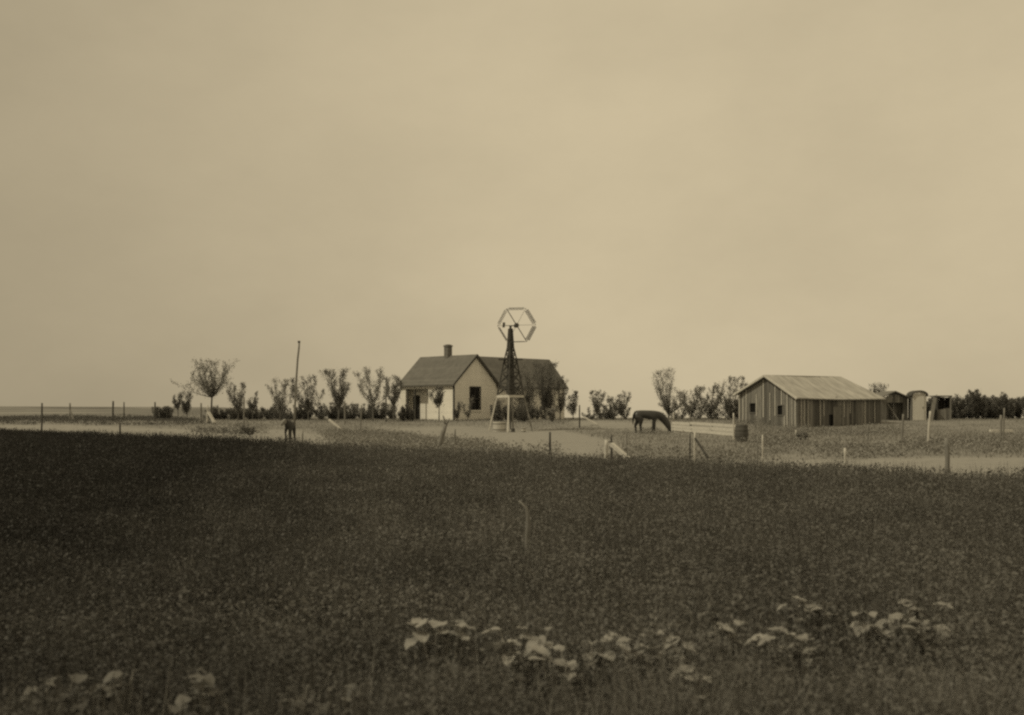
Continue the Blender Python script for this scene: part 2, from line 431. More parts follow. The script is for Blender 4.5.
hit &= (ys > crop_edge(xs) + .2) & (vnoise(xs + 100, ys + 60, 1.4, 41) > .33)
xs, ys, zz = xs[hit], ys[hit], zz[hit]
hw = (.12 + .40 * vnoise(xs + 100, ys + 60, 2.2, 42)) * rng.uniform(.6, 1.1, len(xs))
t = rng.uniform(.1, 1, (len(xs), 5))
P = np.stack([xs[:, None] + rng.normal(0, .09, t.shape), ys[:, None] + rng.normal(0, .09, t.shape), zz[:, None] + t * hw[:, None]], -1).reshape(-1, 3)
lft = (P[:, 0] < -.24 * P[:, 1]) & (P[:, 1] > 60)
tag(np_obj('skyline_weeds', leaf_quads(P[lft], rng.uniform(.05, .13, lft.sum()), rng, .3).reshape(-1, 3), 4, M['weed_dark']), 'dark weeds along the far fence on the left', 'weeds', kind='stuff')
P = P[~lft]
tag(np_obj('yard_weeds', leaf_quads(P, rng.uniform(.05, .13, len(P)), rng, .3).reshape(-1, 3), 4, M['weed']), 'darker rank weeds in patches across the farmyard', 'weeds', kind='stuff')

# ------------------------------------------------------------------ broad-leaved plants in front
def big_leaf(mb, base, tip_dir, length, width, droop, rr):
    """a lobed, cupped leaf with a midrib: a strip of three columns"""
    d = Vector(tip_dir).normalized(); side = d.cross(Vector((0, 0, 1)))
    if side.length < .1: side = Vector((1, 0, 0))
    side.normalize(); up = side.cross(d)
    n = 7; rows = []
    for i in range(n + 1):
        t = i / n
        w = width * .5 * (math.sin(math.pi * min(1, t * .93 + .07)) ** .6) * (1 + rr.uniform(-.12, .12))
        if i == n: w = .004
        c = Vector(base) + d * (length * t) - Vector((0, 0, 1)) * (droop * t * t)
        r = []
        for k in (-1, -.5, 0, .5, 1):
            r.append(c + side * (w * k) + up * (abs(k) * w * .30 + rr.uniform(-.006, .006)))
        rows.append(r)
    vs = [p for r in rows for p in r]
    fs = [(i*5+k, i*5+k+1, (i+1)*5+k+1, (i+1)*5+k) for i in range(n) for k in range(4)]
    mb.add(vs, fs)

def broad_plant(px, py, wpx, n, label, seed, hh=.42, mat='broad', size=1.0):
    rr = random.Random(seed)
    Y = (CAM_H - hh) * F_PX / (py - HY)
    loc = at(px, Y); loc.z = 0
    w = wpx / F_PX * Y
    t = thing('broad_leaf_plant', label, 'plant', loc, 0, 'pale broad-leaved plants along the near edge of the field')
    st, lf = MB(), MB()
    for i in range(n):
        ox = (i + .5) / n * 2 - 1 + rr.uniform(-.2, .2)
        root = Vector((ox * w * .12, rr.uniform(-.03, .03), 0))
        top = Vector((ox * w * .40, rr.uniform(-.12, .12), hh * rr.uniform(.72, 1.05)))
        mid = root.lerp(top, .55) + Vector((0, 0, .05))
        st.tube([root, mid, top], [.006, .005, .004], 5)
        a = rr.uniform(0, 2 * math.pi)
        ln = size * rr.uniform(.06, .135)
        d = Vector((math.cos(a), math.sin(a) * .9, rr.uniform(-.25, .35)))
        big_leaf(lf, top, d, ln, ln * rr.uniform(.75, 1.0), rr.uniform(0, .05), rr)
        if rr.random() < .8:
            big_leaf(lf, mid.lerp(top, .55), Vector((-d.x, -d.y, .2)), ln * .7, ln * .6, .02, rr)
    st.build('stem', M['weed'], t)
    lf.build('foliage', M[mat], t, smooth_=True)

PL = [
    (440, 624, 62, 9, 'pale leafy plant left of centre, topmost of the near clumps below the bent stake'),
    (522, 636, 60, 10, 'wide pale broad-leaved plant standing directly below the bent stake in the crop'),
    (560, 652, 42, 5, 'pale leaves trailing down to the right of the wide plant below the stake'),
    (598, 643, 24, 3, 'small pair of pale leaves between the two wider central plants'),
    (640, 637, 34, 5, 'pale plant with leaves in a short row beside a rounder plant on its right'),
    (674, 640, 34, 5, 'rounder pale plant at the end of the central row of leaf clumps'),
    (690, 668, 34, 4, 'low pale leaf near the bottom edge under the central row'),
    (812, 604, 46, 6, 'highest pale leaf clump in the crop on the right, two leaves wide'),
    (866, 612, 38, 6, 'pale leaf clump just left of the long flat leaf on the right'),
    (914, 606, 46, 7, 'long flat pale leaves at the right end of the plant row'),
    (916, 621, 44, 6, 'smaller leaves tucked under the long flat leaves at the right'),
    (788, 634, 56, 9, 'leafy plant low on the right with stacked greyish leaves'),
    (725, 622, 24, 4, 'arched greyish plant between the central and right-hand leaf clumps'),
    (58, 678, 70, 8, 'broad leaves in the bottom left corner of the field, leftmost clump'),
    (112, 677, 54, 6, 'broad leaves second from the bottom left corner'),
    (202, 679, 50, 6, 'pale leaf clump by itself near the bottom edge, third from the left corner'),
    (345, 684, 44, 5, 'low pale leaves at the bottom edge midway to the left corner clumps'),
    (296, 678, 20, 3, 'single upright small pale leaf at the bottom edge left of centre'),
]
for i, (a, b_, c, n, l) in enumerate(PL): broad_plant(a, b_, c, int(n * 1.7 + .5), l, 100 + i, mat='broad_dull' if b_ > 660 and a < 400 else 'broad', size=.72 if b_ > 660 and a < 400 else .95)

# bent stake standing in the crop
Y = 10.2; l = at(527, Y); l.z = 0
mb = MB(); k = Y / F_PX
mb.tube([(0, 0, 0), (0, 0, .36), (.004, 0, .45), (.012, 0, .52), (.008, 0, .60), (-.005, 0, .67), (-.05, 0, .72), (-.075, .01, .745)],
        [.022, .021, .021, .021, .020, .015, .010, .006], 9, .08, random.Random(3))
tag(mb.build('bent_stake', M['stake'], loc=l, smooth_=True), 'short grey stake with a bent tip standing alone in the dark crop', 'stake')

# ------------------------------------------------------------------ trees
def tree(px, top, base, wpx, label, name='orchard_tree', cat='tree', group=None, d=None, crown=.28, limbs=6, leaf=.085, dens=1.0, mat='leaf_mid', up=1.0, seed=0, bare=0, stems=1, spread=1.0, flat=.55, round_=None):
    """several ascending limbs from a low fork, upright shoots along them, small leaves along the shoots"""
    rr = random.Random(seed * 7 + int(px)); rg = np.random.default_rng(seed * 13 + int(px))
    if d is None: d = base_dist(px, base)
    l = at(px, d); s = F_PX / d
    H = CAM_H + (HY - top) / s - l.z; W = 1.28 * wpx / s
    t = thing(name, label, cat, l, 0, group)
    flat = min(.9, flat * rr.uniform(.7, 1.4)); spread *= rr.uniform(.88, 1.08); tilt = 0 if bare else rr.uniform(-.12, .12) * W; rnd = rr.uniform(.0, .42) if round_ is None else round_
    tb = MB(); leaves = []
    r0 = max(.02, min(.09, H * .016))
    for sidx in range(stems):
        off = Vector((0, 0, 0)) if stems == 1 else Vector((((sidx + .5) / stems - .5) * W * .75 + rr.uniform(-.08, .08) * W, rr.uniform(-.3, .3) * W * .4, 0))
        wl = W if stems == 1 else W * .45
        hs_ = H if stems == 1 else H * rr.uniform(.62, 1.0)
        hc = hs_ * crown * rr.uniform(.85, 1.15)
        fork = off + Vector((rr.uniform(-.04, .04) * wl, rr.uniform(-.04, .04) * wl, hc))
        tb.tube([off - Vector((0, 0, .1)), off.lerp(fork, .5) + Vector((rr.uniform(-.03, .03), 0, 0)), fork], [r0 * 1.3, r0, r0 * .85], 7)
        for i in range(limbs):
            a = 2 * math.pi * (i + rr.uniform(-.35, .35)) / limbs
            rad = wl * .5 * rr.uniform(.55, 1.12) * spread
            hz = hs_ * (1 - flat * rr.random() ** 1.5)
            if i == 0: rad *= .35; hz = hs_
            hz = max(hz, hc + .15 * hs_)
            rad *= 1.12 - rnd * ((hz - hc) / max(.1, hs_ - hc)) ** 2
            end = off + Vector((math.cos(a) * rad + tilt * hz / H, math.sin(a) * rad, hz))
            ctl = fork.lerp(end, .45) + Vector((math.cos(a) * rad * .22, math.sin(a) * rad * .22, -(hz - hc) * .06))
            pts = []
            for k in range(7):
                q = k / 6
                pts.append((1-q)**2 * fork + 2*q*(1-q) * ctl + q*q * end + Vector((rr.uniform(-1,1), rr.uniform(-1,1), 0)) * (.012 * wl))
            tb.tube(pts, [r0 * .5 * (1 - .85 * k / 6) for k in range(7)], 5)
            n_sh = rr.randint(6, 9)
            for j in range(n_sh + 1):
                if j == n_sh: q = .97
                else: q = .05 + .9 * (j + rr.random()) / n_sh
                k = min(5, int(q * 6)); p = pts[k].lerp(pts[k + 1], q * 6 - k)
                b = rr.uniform(0, 2 * math.pi); ln = hs_ * rr.uniform(.08, .26)
                side = rr.uniform(.15, .7) * ln / up
                e = p + Vector((math.cos(b) * side, math.sin(b) * side, ln * (.9 if q < .9 else .6)))
                if e.z > hs_ * 1.05: e.z = hs_ * rr.uniform(.97, 1.05)
                tb.tube([p, e], [r0 * .18, r0 * .06], 4)
                nl = max(7, int(38 * dens * (ln / .5 + .35) * (.10 / leaf)))
                if rr.random() < bare: nl = nl // 5
                qs = (rg.random(nl) ** .9)[:, None] * 1.06
                pv, ev = np.array(p), np.array(e)
                sg = (.04 + .13 * ln * (1 - .7 * qs)) * rr.uniform(.8, 1.3)
                leaves.append(pv * (1 - qs) + ev * qs + rg.normal(0, 1, (nl, 3)) * sg)
    tb.build('trunk', M['bark'], t)
    P = np.concatenate(leaves); P = P[(P[:, 2] > .03)]
    np_obj('crown', leaf_quads(P, leaf * rg.uniform(.6, 1.3, len(P)), rg, .2, .6).reshape(-1, 3), 4, M[mat], t)
    return t

OG = 'orchard trees left of the farmhouse'
tree(178, 393, 419, 12, 'small thin sapling, leftmost of the two little trees', group=OG, d=92, crown=.35, limbs=5, dens=.9, mat='leaf_dark')
tree(187, 393, 419, 11, 'small bushy sapling between the leftmost sapling and the tall open tree', group=OG, d=91, crown=.25, limbs=5, dens=1.3, mat='leaf_dark')
tree(210, 362, 420, 37, 'tallest tree on the left with a slim trunk and loose round crown', group=OG, d=90, crown=.36, limbs=14, dens=.65, leaf=.10, up=.7, flat=.72, round_=.45, spread=1.05, seed=5)
tree(238, 384, 421, 19, 'narrow ragged tree just right of the tall open tree', group=OG, d=86, crown=.25, limbs=6, dens=1.1, mat='leaf_dark')
tree(253, 393, 420, 10, 'short stubby tree right of the narrow ragged one', group=OG, d=89, crown=.3, limbs=4, dens=1.0, mat='leaf_dark')
tree(280, 381, 421, 22, 'open tree close on the left of the tall leaning pole', group=OG, d=87, crown=.28, limbs=7, dens=.9)
tree(308, 377, 421, 30, 'dense tree close on the right of the tall leaning pole', group=OG, d=88, crown=.22, limbs=8, dens=1.15, mat='leaf_dark')
tree(338, 371, 422, 32, 'full vase-shaped tree midway between pole and farmhouse', group=OG, d=87, crown=.24, limbs=9, dens=1.1, mat='leaf_dark')
tree(373, 371, 423, 24, 'upright feathery tree with a pale stem left of the porch', group=OG, d=85, crown=.34, limbs=7, dens=1.0)
tree(394, 378, 421, 20, 'leafy tree growing against the left end of the farmhouse', group=OG, d=87, crown=.35, limbs=7, dens=1.0, mat='leaf_dark')
tree(439, 387, 421, 15, 'small goblet-shaped tree in front of the white porch-side wall', name='young_tree', d=85, crown=.38, limbs=6, dens=1.1, leaf=.09, mat='leaf_dark')
tree(457, 403, 421, 9, 'small shrub at the dark corner of the gable wall', name='garden_shrub', cat='shrub', d=86, crown=.1, limbs=5, dens=1.0, leaf=.08, mat='leaf_mid')
tree(468, 398, 421, 14, 'thin wispy shrub below the gable window', name='garden_shrub', cat='shrub', d=86, crown=.12, limbs=5, dens=.6, leaf=.08, mat='leaf_mid')
HG = 'trees in front of the right wing of the farmhouse'
tree(526, 366, 421, 22, 'pale open tree right behind the windmill tower', name='yard_tree', group=HG, d=88, crown=.2, limbs=10, dens=1.1, mat='leaf_mid')
tree(546, 364, 421, 24, 'tall dark tree before the right wing wall, darkest by the house', name='yard_tree', group=HG, d=90, crown=.12, limbs=9, dens=1.5, mat='leaf_dark')
tree(560, 381, 421, 14, 'slender tree at the right-hand corner of the farmhouse', name='yard_tree', group=HG, d=91, crown=.15, limbs=6, dens=1.1, mat='leaf_dark')
tree(573, 391, 421, 12, 'short tree just past the right-hand corner of the farmhouse', name='yard_tree', group=HG, d=92, crown=.18, limbs=5, dens=1.1, mat='leaf_mid')
tree(552, 408, 421, 12, 'pale rounded bush at the foot of the dark tree by the wing', name='round_bush', cat='bush', d=84, crown=.05, limbs=8, dens=1.5, leaf=.08, mat='leaf_pale', up=.6)
HB = 'bushy trees behind the grazing horse'
tree(597, 392, 420, 20, 'small forked tree standing alone right of the farmhouse', name='bushy_tree', group=HB, d=90, crown=.22, limbs=7, dens=1.0, mat='leaf_mid')
tree(621, 392, 421, 26, 'spreading bushy tree directly behind the horse rump', name='bushy_tree', group=HB, d=92, crown=.15, limbs=9, dens=1.1, mat='leaf_mid')
tree(668, 371, 421, 32, 'tall open tree with a slim stem behind the horse head', name='bushy_tree', group=HB, d=89, crown=.14, limbs=17, dens=.55, mat='leaf_mid', bare=.15, flat=.62, spread=.9, round_=.35, seed=2)
tree(691, 388, 421, 26, 'grey bushy tree next to the tall open tree', name='bushy_tree', group=HB, d=94, crown=.1, limbs=9, dens=1.2, mat='leaf_mid')
tree(711, 386, 421, 26, 'bushy tree in the middle of the thicket left of the barn', name='bushy_tree', group=HB, d=93, crown=.1, limbs=9, dens=1.2, mat='leaf_mid')
tree(730, 378, 421, 26, 'tallest tree of the thicket, touching the barn left edge', name='bushy_tree', group=HB, d=92, crown=.12, limbs=9, dens=1.0, mat='leaf_mid')
tree(745, 384, 420, 16, 'tree top rising from behind the barn left corner', name='bushy_tree', group=HB, d=95, crown=.15, limbs=7, dens=1.0, mat='leaf_dark')
tree(877, 385, 420, 14, 'small sprig of tree showing above the low end of the barn', name='bushy_tree', d=101, crown=.6, limbs=5, dens=.8, mat='leaf_dark')
# low growth joining the orchard trees
SG = 'low shrubs between the orchard trees'
for i, (px, top, w, lab) in enumerate([
    (163, 404, 20, 'low straggly shrub left of the two saplings'), (222, 405, 30, 'low shrub between the tall open tree and the narrow ragged tree'),
    (247, 407, 24, 'low shrub filling the gap before the short stubby tree'),
    (268, 404, 30, 'low shrub left of the open tree beside the pole'), (294, 402, 34, 'low shrub at the foot of the tall leaning pole'),
    (322, 400, 36, 'dark low shrub between the dense tree and the vase-shaped tree'), (342, 403, 26, 'low shrub at the foot of the vase-shaped tree'),
    (357, 401, 34, 'dark low shrub between the vase-shaped and feathery trees'),
    (383, 402, 30, 'dark low shrub between the feathery tree and the house'), (407, 405, 14, 'low shrub in front of the porch door'),
    (532, 402, 26, 'low shrub behind the right leg of the windmill'), (519, 399, 20, 'dark shrub seen between the right-hand legs of the windmill'),
    (501, 400, 16, 'shrub seen between the left-hand legs of the windmill, behind the tank'), (608, 404, 34, 'low scrub between the small forked tree and the spreading one'), (702, 398, 60, 'wide low scrub under the thicket left of the barn'), (738, 400, 22, 'low scrub against the left corner of the barn')]):
    tree(px, top, 421, w, lab, name='low_shrub', cat='shrub', group=SG if px < 420 else None, d=(93 - (i % 3) if px < 400 else 85) if px < 420 else (84 if px < 525 else 93), crown=.04, limbs=6, dens=1.0 if px < 500 else .8, leaf=.085,
         mat='leaf_dark' if px < 500 else 'leaf_mid', up=.8, seed=i, stems=6 if w > 24 else 4, flat=.8)
for i, (px, top, w) in enumerate([(926, 397, 9), (934, 398, 9), (945, 393, 12), (954, 391, 14), (962, 389, 14), (970, 390, 13), (978, 388, 14), (986, 390, 13), (995, 391, 14), (1004, 390, 14), (1014, 390, 15), (1025, 389, 15), (1037, 391, 15)]):
    tree(px, top + (i % 3), 421, w * 1.5, 'dense dark tree in the windbreak row to the right of the sheds', name='windbreak_tree', group='trees of the windbreak right of the sheds',
         d=96 + (i % 3) * 1.5, crown=.03, limbs=8, dens=1.1, leaf=.11, mat='leaf_dark', seed=i, stems=3, flat=.85)
for px, y, w, lab in ((250, 435, 13, 'small dark bush on the pale road left of the calf'), (803, 441, 10, 'dark little bush beside the short pale stub before the barn')):
    dd = base_dist(px, y)
    tree(px, y - 7, y, w, lab, name='small_bush', cat='bush', d=dd, crown=.05, limbs=7, dens=1.3, leaf=.07, mat='leaf_dark', up=.6)

# ------------------------------------------------------------------ farmhouse
C0 = Vector((-4.68, 88.0, .62))
house = thing('farmhouse', 'white one-storey farmhouse with grey shingle roof, front gable and brick chimney', 'house', C0, R(45))
EV, RG = 2.95, 5.42
WX = (4.95 - .25) / 2 + .25          # gable centre
# front gable wall round its window
gw = MB()
gw.box(.25, 2.0, .2, .32, -.3, 2.75); gw.box(3.1, 4.95, .2, .32, -.3, 2.75)
gw.box(2.0, 3.1, .2, .32, -.3, .86); gw.box(2.0, 3.1, .2, .32, 2.70, 2.75)
gw.prism([(.25, 2.75), (4.95, 2.75), (4.95, 3.0), (2.6, 5.24), (.25, 3.0)], 'y', .2, .32)
gw.build('gable_wall', M['gable'], house)
ww = MB()
ww.box(.25, .37, .32, 3.4, -.3, 2.98)                  # sunlit side wall
ww.box(.37, 1.15, 3.28, 3.4, -.3, 2.98)                # porch cheek
ww.box(1.15, 1.27, 3.28, 5.5, -.3, 2.98); ww.box(1.15, 1.27, 6.45, 6.88, -.3, 2.98); ww.box(1.15, 1.27, 5.5, 6.45, 2.1, 2.98)
ww.box(.25, .37, 6.32, 6.88, -.3, 2.98)
ww.prism([(.25, -.3), (4.95, -.3), (4.95, 3.0), (2.6, 5.24), (.25, 3.0)], 'y', 6.88, 7.0)
ww.box(4.83, 4.95, .49, 6.88, -.3, 2.9)
ww.build('side_wall', M['white'], house)
wg = MB()
wg.box(4.95, 10.8, .37, .49, -.3, 2.80); wg.box(11.8, 13.6, .37, .49, -.3, 2.80); wg.box(10.8, 11.8, .37, .49, -.3, .85); wg.box(10.8, 11.8, .37, .49, 2.4, 2.80)
wg.box(4.95, 13.6, 4.35, 4.47, -.3, 2.80)
wg.prism([(.49, -.3), (4.35, -.3), (4.35, 2.95), (2.42, 5.2), (.49, 2.95)], 'x', 13.48, 13.6)
wg.build('wing_wall', M['gable'], house)
def window(x0, x1, y, z0, z1):
    fr = MB(); w = .09
    fr.box(x0 - w, x0, y - .03, y + .06, z0 - w, z1 + w); fr.box(x1, x1 + w, y - .03, y + .06, z0 - w, z1 + w)
    fr.box(x0, x1, y - .03, y + .06, z1, z1 + w)
    fr.box(x0, x1, y + .01, y + .05, (z0 + z1) / 2 - .03, (z0 + z1) / 2 + .03); fr.box((x0 + x1) / 2 - .02, (x0 + x1) / 2 + .02, y + .012, y + .048, z0, z1)
    f = fr.build('window', M['trim'], house)
    MB().box(x0, x1, y + .07, y + .09, z0, z1).build('pane', M['glass'], f)
    MB().box(x0 - .12, x1 + .12, y - .07, y + .06, z0 - w - .04, z0).build('sill', M['gable'], f)
window(2.0, 3.1, .2, .86, 2.70); window(10.8, 11.8, .37, .85, 2.4)
dr = MB().box(1.19, 1.23, 5.5, 6.45, 0, 2.1).build('door', M['door'], house)
MB().lathe([(.0, -.03), (.03, -.03), (.035, 0), (.03, .03), (.0, .03)], 10, (1.13, 5.62, 1.0)).build('handle', M['tin'], dr)
MB().box(.14, 1.15, 3.4, 6.6, -.3, -.02).build('porch_floor', M['wood'], house)
MB().box(.255, .365, 3.4, 6.32, 2.62, 2.80).build('porch_beam', M['white'], house)
for yy in (5.15, 6.1):
    MB().box(.26, .36, yy - .05, yy + .05, -.02, 2.62).build('porch_post', M['darkwood'], house)
MB().box(.18, .247, .13, .30, -.3, 2.86).build('corner_board', M['trim'], house)
def slope_x(mb, xe, xr, y0, y1, th=.13):
    mb.prism([(xe, EV), (xr, RG), (xr, RG - th * 1.4), (xe, EV - th)], 'y', y0, y1)
rf = MB(); slope_x(rf, 0, 2.6, 0, 7.2); slope_x(rf, 5.2, 2.6, 0, 7.2)
roof = rf.build('front_roof', M['shingle'], house)
ch = MB()
ch.box(2.36, 2.84, 3.35, 3.83, 4.9, 6.16); ch.box(2.32, 2.88, 3.31, 3.87, 6.162, 6.30); ch.box(2.42, 2.78, 3.41, 3.77, 6.302, 6.36)
ch.build('chimney', M['brick'], roof)
rg2 = MB()
rg2.add([(2.62, 2.42, RG - .006), (13.85, 2.42, RG - .006), (13.85, .10, 2.82), (5.28, .10, 2.82),
         (2.62, 2.42, RG - .19), (13.85, 2.42, RG - .19), (13.85, .10, 2.69), (5.28, .10, 2.69)],
        [(0, 1, 2, 3), (7, 6, 5, 4), (0, 4, 5, 1), (1, 5, 6, 2), (2, 6, 7, 3), (3, 7, 4, 0)])
rg2.prism([(4.74, 2.82), (2.42, RG - .006), (2.42, RG - .19), (4.74, 2.69)], 'x', 2.61, 13.85)
rg2.build('wing_roof', M['shingle'], house)
bb = MB()
for xe in (-.02, 5.22):
    bb.prism([(xe, EV - .16), (xe, EV + .02), (2.6, RG + .02), (2.6, RG - .2)], 'y', -.045, -.005)
bb.build('bargeboard', M['trim'], house)

# ------------------------------------------------------------------ windmill
wm_d = 75.2; L0 = at(510.5, wm_d); S = F_PX / wm_d
wm = thing('windmill', 'farm windmill with open hexagonal wheel on a four-legged wooden tower', 'windmill', L0)
a0 = R(-97)
cr = [Vector((math.cos(a0 + k * math.pi / 2), math.sin(a0 + k * math.pi / 2), 0)) for k in range(4)]
g1, g2, htop = 2.42, 2.42, 7.0
rB, rG, rT = 1.50, .92, .13      # half diagonals at the foot, the girt and the top
def leg_pt(k, h):
    r = float(np.interp(h, [-1, 0, g1, 4.0, 4.9, 5.7, htop], [rB + .24, rB, rG, .60, .42, .22, rT]))
    return cr[k] * r + Vector((0, 0, h))
for k in range(4):
    lo = MB().beam(leg_pt(k, -.1), leg_pt(k, g1), .105, .105, taper=.85).build('lower_leg', M['lath'] if k in (0, 3) else M['wood'], wm)  # sunlight put into the colour: lit legs in paler wood, dim ones darker
    ul = MB(); hh_ = [g1, 4.0, 4.9, 5.7, htop]
    ul.tube([leg_pt(k, h) for h in hh_], [.06, .055, .052, .05, .045], 6); ul.build('upper_leg', M['darkwood'], wm)
for k in range(4):
    MB().beam(leg_pt(k, g1 - .06), leg_pt((k + 1) % 4, g1 - .06), .05, .17).build('girt', M['lath'] if k == 3 else M['pale'] if k == 0 else M['wood'], wm)  # lit left face gets the palest girt, the dimmer faces darker wood
br = MB(); hs = [g1, 3.25, 4.0, 4.7, 5.3, 5.85, 6.35, 6.8]
for k in range(4):
    j = (k + 1) % 4
    br.beam(leg_pt(k, 2.9), leg_pt(j, 2.9), .03, .06)
    for h0, h1 in zip(hs, hs[1:]):
        br.beam(leg_pt(k, h0), leg_pt(j, h1), .035, .06); br.beam(leg_pt(j, h0) * 1.001, leg_pt(k, h1) * 1.001, .035, .06)
        br.beam(leg_pt(k, h1), leg_pt(j, h1), .04, .07)
br.build('bracing', M['darkwood'], wm)
MB().box(-.82, .82, -.35, .35, 4.86, 4.93).build('platform', M['darkwood'], wm)
MB().tube([(0, 0, .1), (0, 0, 7.0)], [.045, .04], 8).build('pump_rod', M['darkwood'], wm)
MB().tube([(0, 0, 2.5), (0, 0, 4.2), (0, 0, 5.3), (0, 0, 7.0)], [.27, .25, .19, .11], 8).build('dark_core', M['darkwood'], wm)  # dark tube added to fill the middle of the tower with dark tone
HUBZ = 7.2
yaw = R(8)
ax = Vector((math.sin(yaw), -math.cos(yaw), 0)); rx = Vector((math.cos(yaw), math.sin(yaw), 0)); up = Vector((0, 0, 1))
hubc = Vector((.42, -.45, HUBZ))
head = MB(); head.beam(hubc - ax * .75, hubc + ax * .10, .17, .20); head.tube([hubc - ax * .05, hubc + ax * .22], [.17, .13], 12)
head.beam(Vector((0, 0, 6.85)), Vector((0, 0, HUBZ)), .16, .16)
hd = head.build('wheel_head', M['rust'], wm)
WR = 1.30
hexv = [hubc + (rx * math.cos(R(60 * k + 2)) + up * math.sin(R(60 * k + 2))) * WR for k in range(6)]
for k in range(6):
    MB().beam(hubc, hexv[k], .05 if k in (2, 5) else .02, .05 if k in (2, 5) else .02).build('spoke', M['darkwood'], wm)
rr = random.Random(9)
for k in range(6):
    p, q = hexv[k], hexv[(k + 1) % 6]
    rad = ((p + q) / 2 - hubc).normalized(); m = MB()
    til = R([62, 74, 60, 66, 82, 56][k])          # the sections have swung round almost edge-on
    dv = (ax * math.sin(til) + rad * math.cos(til))
    m.beam(p + dv * .02, q + dv * .02, .022, .022); m.beam(p.lerp(q, .10) - dv * .20, p.lerp(q, .90) - dv * .20, .02, .02); m.beam(p.lerp(q, .10) + dv * .18, p.lerp(q, .90) + dv * .18, .02, .02)
    for j in range(15):
        t = .10 + .80 * (j + .5) / 15; c = p.lerp(q, t)
        e = (q - p).normalized() * .017 + dv.cross(q - p).normalized() * .02
        m.add([c - dv * .23 - e, c - dv * .23 + e, c + dv * .21 + e, c + dv * .21 - e], [(0, 1, 2, 3)])
    m.build('sail_section', M['darkwood'], wm)
tv = MB(); tb_ = hubc - ax * .6
tv.beam(tb_, tb_ - rx * .8 + up * .02, .04, .04); e = tb_ - rx * .80
tv.prism([(0, 0), (.16, 0), (.20, .34), (.03, .36)], 'y', -.012, .012)
n0 = len(tv.v) - 8
for i in range(n0, n0 + 8):
    v = Vector(tv.v[i]); tv.v[i] = tuple(e + Vector((v.x - .1, v.y, v.z - .12)))
tv.build('tail_vane', M['rust'], wm)
# round tank and pails at the tower foot
def tub(px, d, r, h, name, label, mat, cat):
    l = at(px, d); mb = MB(); mb.lathe([(r * .96, 0), (r, h), (r * .95, h), (r * .90, h * .75), (.001, h * .75)], 24)
    o = mb.build(name, mat, loc=l, smooth_=False); tag(o, label, cat)
    hoop = MB()
    for z in (.2, .8): hoop.lathe([(r * (.96 + .04 * z) + .004, h * z - .02), (r * (.96 + .04 * z) + .014, h * z - .02), (r * (.96 + .04 * z) + .014, h * z + .02), (r * (.96 + .04 * z) + .004, h * z + .02)], 24)
    hoop.build('hoop', M['rust'], o)
    return o
tub(499.5, 74.2, .46, .66, 'stock_tank', 'pale round water tank at the left foot of the windmill', M['tin'], 'tank')
tub(513, 73.6, .13, .24, 'dark_pail', 'small dark pail under the middle of the windmill tower', M['rust'], 'pail')
tub(523.5, 73.4, .15, .30, 'pale_pail', 'small pale pail at the right foot of the windmill', M['pale'], 'pail')

# ------------------------------------------------------------------ barn
Fc = Vector((20.25, 78.0, .16)); ba = math.atan2(.48, .877)
barn = thing('barn', 'long low weathered board barn with pale roof and two small square openings', 'barn', Fc, ba)
# local: x along the long side, y across the gable (away), z up
BL, BW = 8.3, 6.25
h0, h1, hp = 2.30, 2.62, 3.86
rr = random.Random(4)
def boards(mb, along, fixed, a, b, ztop, holes=(), axis='x', zb=-.35, w=.21, gap=.012):
    t = a
    while t < b - .02:
        bw = w * rr.uniform(.75, 1.25); e = min(b, t + bw); c = (t + e) / 2
        top = min(ztop(t), ztop(e)) - rr.uniform(0, .03); off = rr.uniform(-.012, .012)
        segs = [(zb, top)]
        for (q0, q1, z0, z1) in holes:
            if q0 < c < q1: segs = [(zb, z0), (z1, top)]
        for s0, s1 in segs:
            if s1 - s0 < .03: continue
            if axis == 'x': mb.box(t, e - gap, fixed + off, fixed + off + .03, s0, s1)
            else: mb.box(fixed + off, fixed + off + .03, t, e - gap, s0, s1)
        t = e
def gable_top(y): return h0 + (hp - h0) * y / (BW / 2) - .08 if y < BW / 2 else h1 + (hp - h1) * (BW - y) / (BW / 2) - .08
gb = MB(); boards(gb, 0, 0.0, .03, BW, gable_top, [(4.32, 4.98, 1.15, 1.83), (1.38, 1.96, .98, 1.66)], 'y')
gb.build('gable_wall', M['board'], barn)
lw = MB(); boards(lw, 0, -.02, 0, BL, lambda x: h0 - .02, [(3.05, 3.42, -.35, 1.0), (3.44, 4.30, -.35, 1.62)], 'x')
lw.build('long_wall', M['board_dark'], barn)
bk = MB(); boards(bk, 0, BW + .02, 0, BL, lambda x: h1 - .02, axis='x'); boards(bk, 0, BL + .01, .03, BW, lambda y: gable_top(y) - .15, axis='y')
bk.build('back_wall', M['board_dark'], barn)
ib = MB(); ib.box(.06, .08, .1, BW - .1, -.3, 2.25); ib.box(.1, BL - .1, .06, .08, -.3, 2.15)  # near-black sheets put behind the openings for the unlit interior
ib.build('interior_dark_sheet', M['dark'], barn)
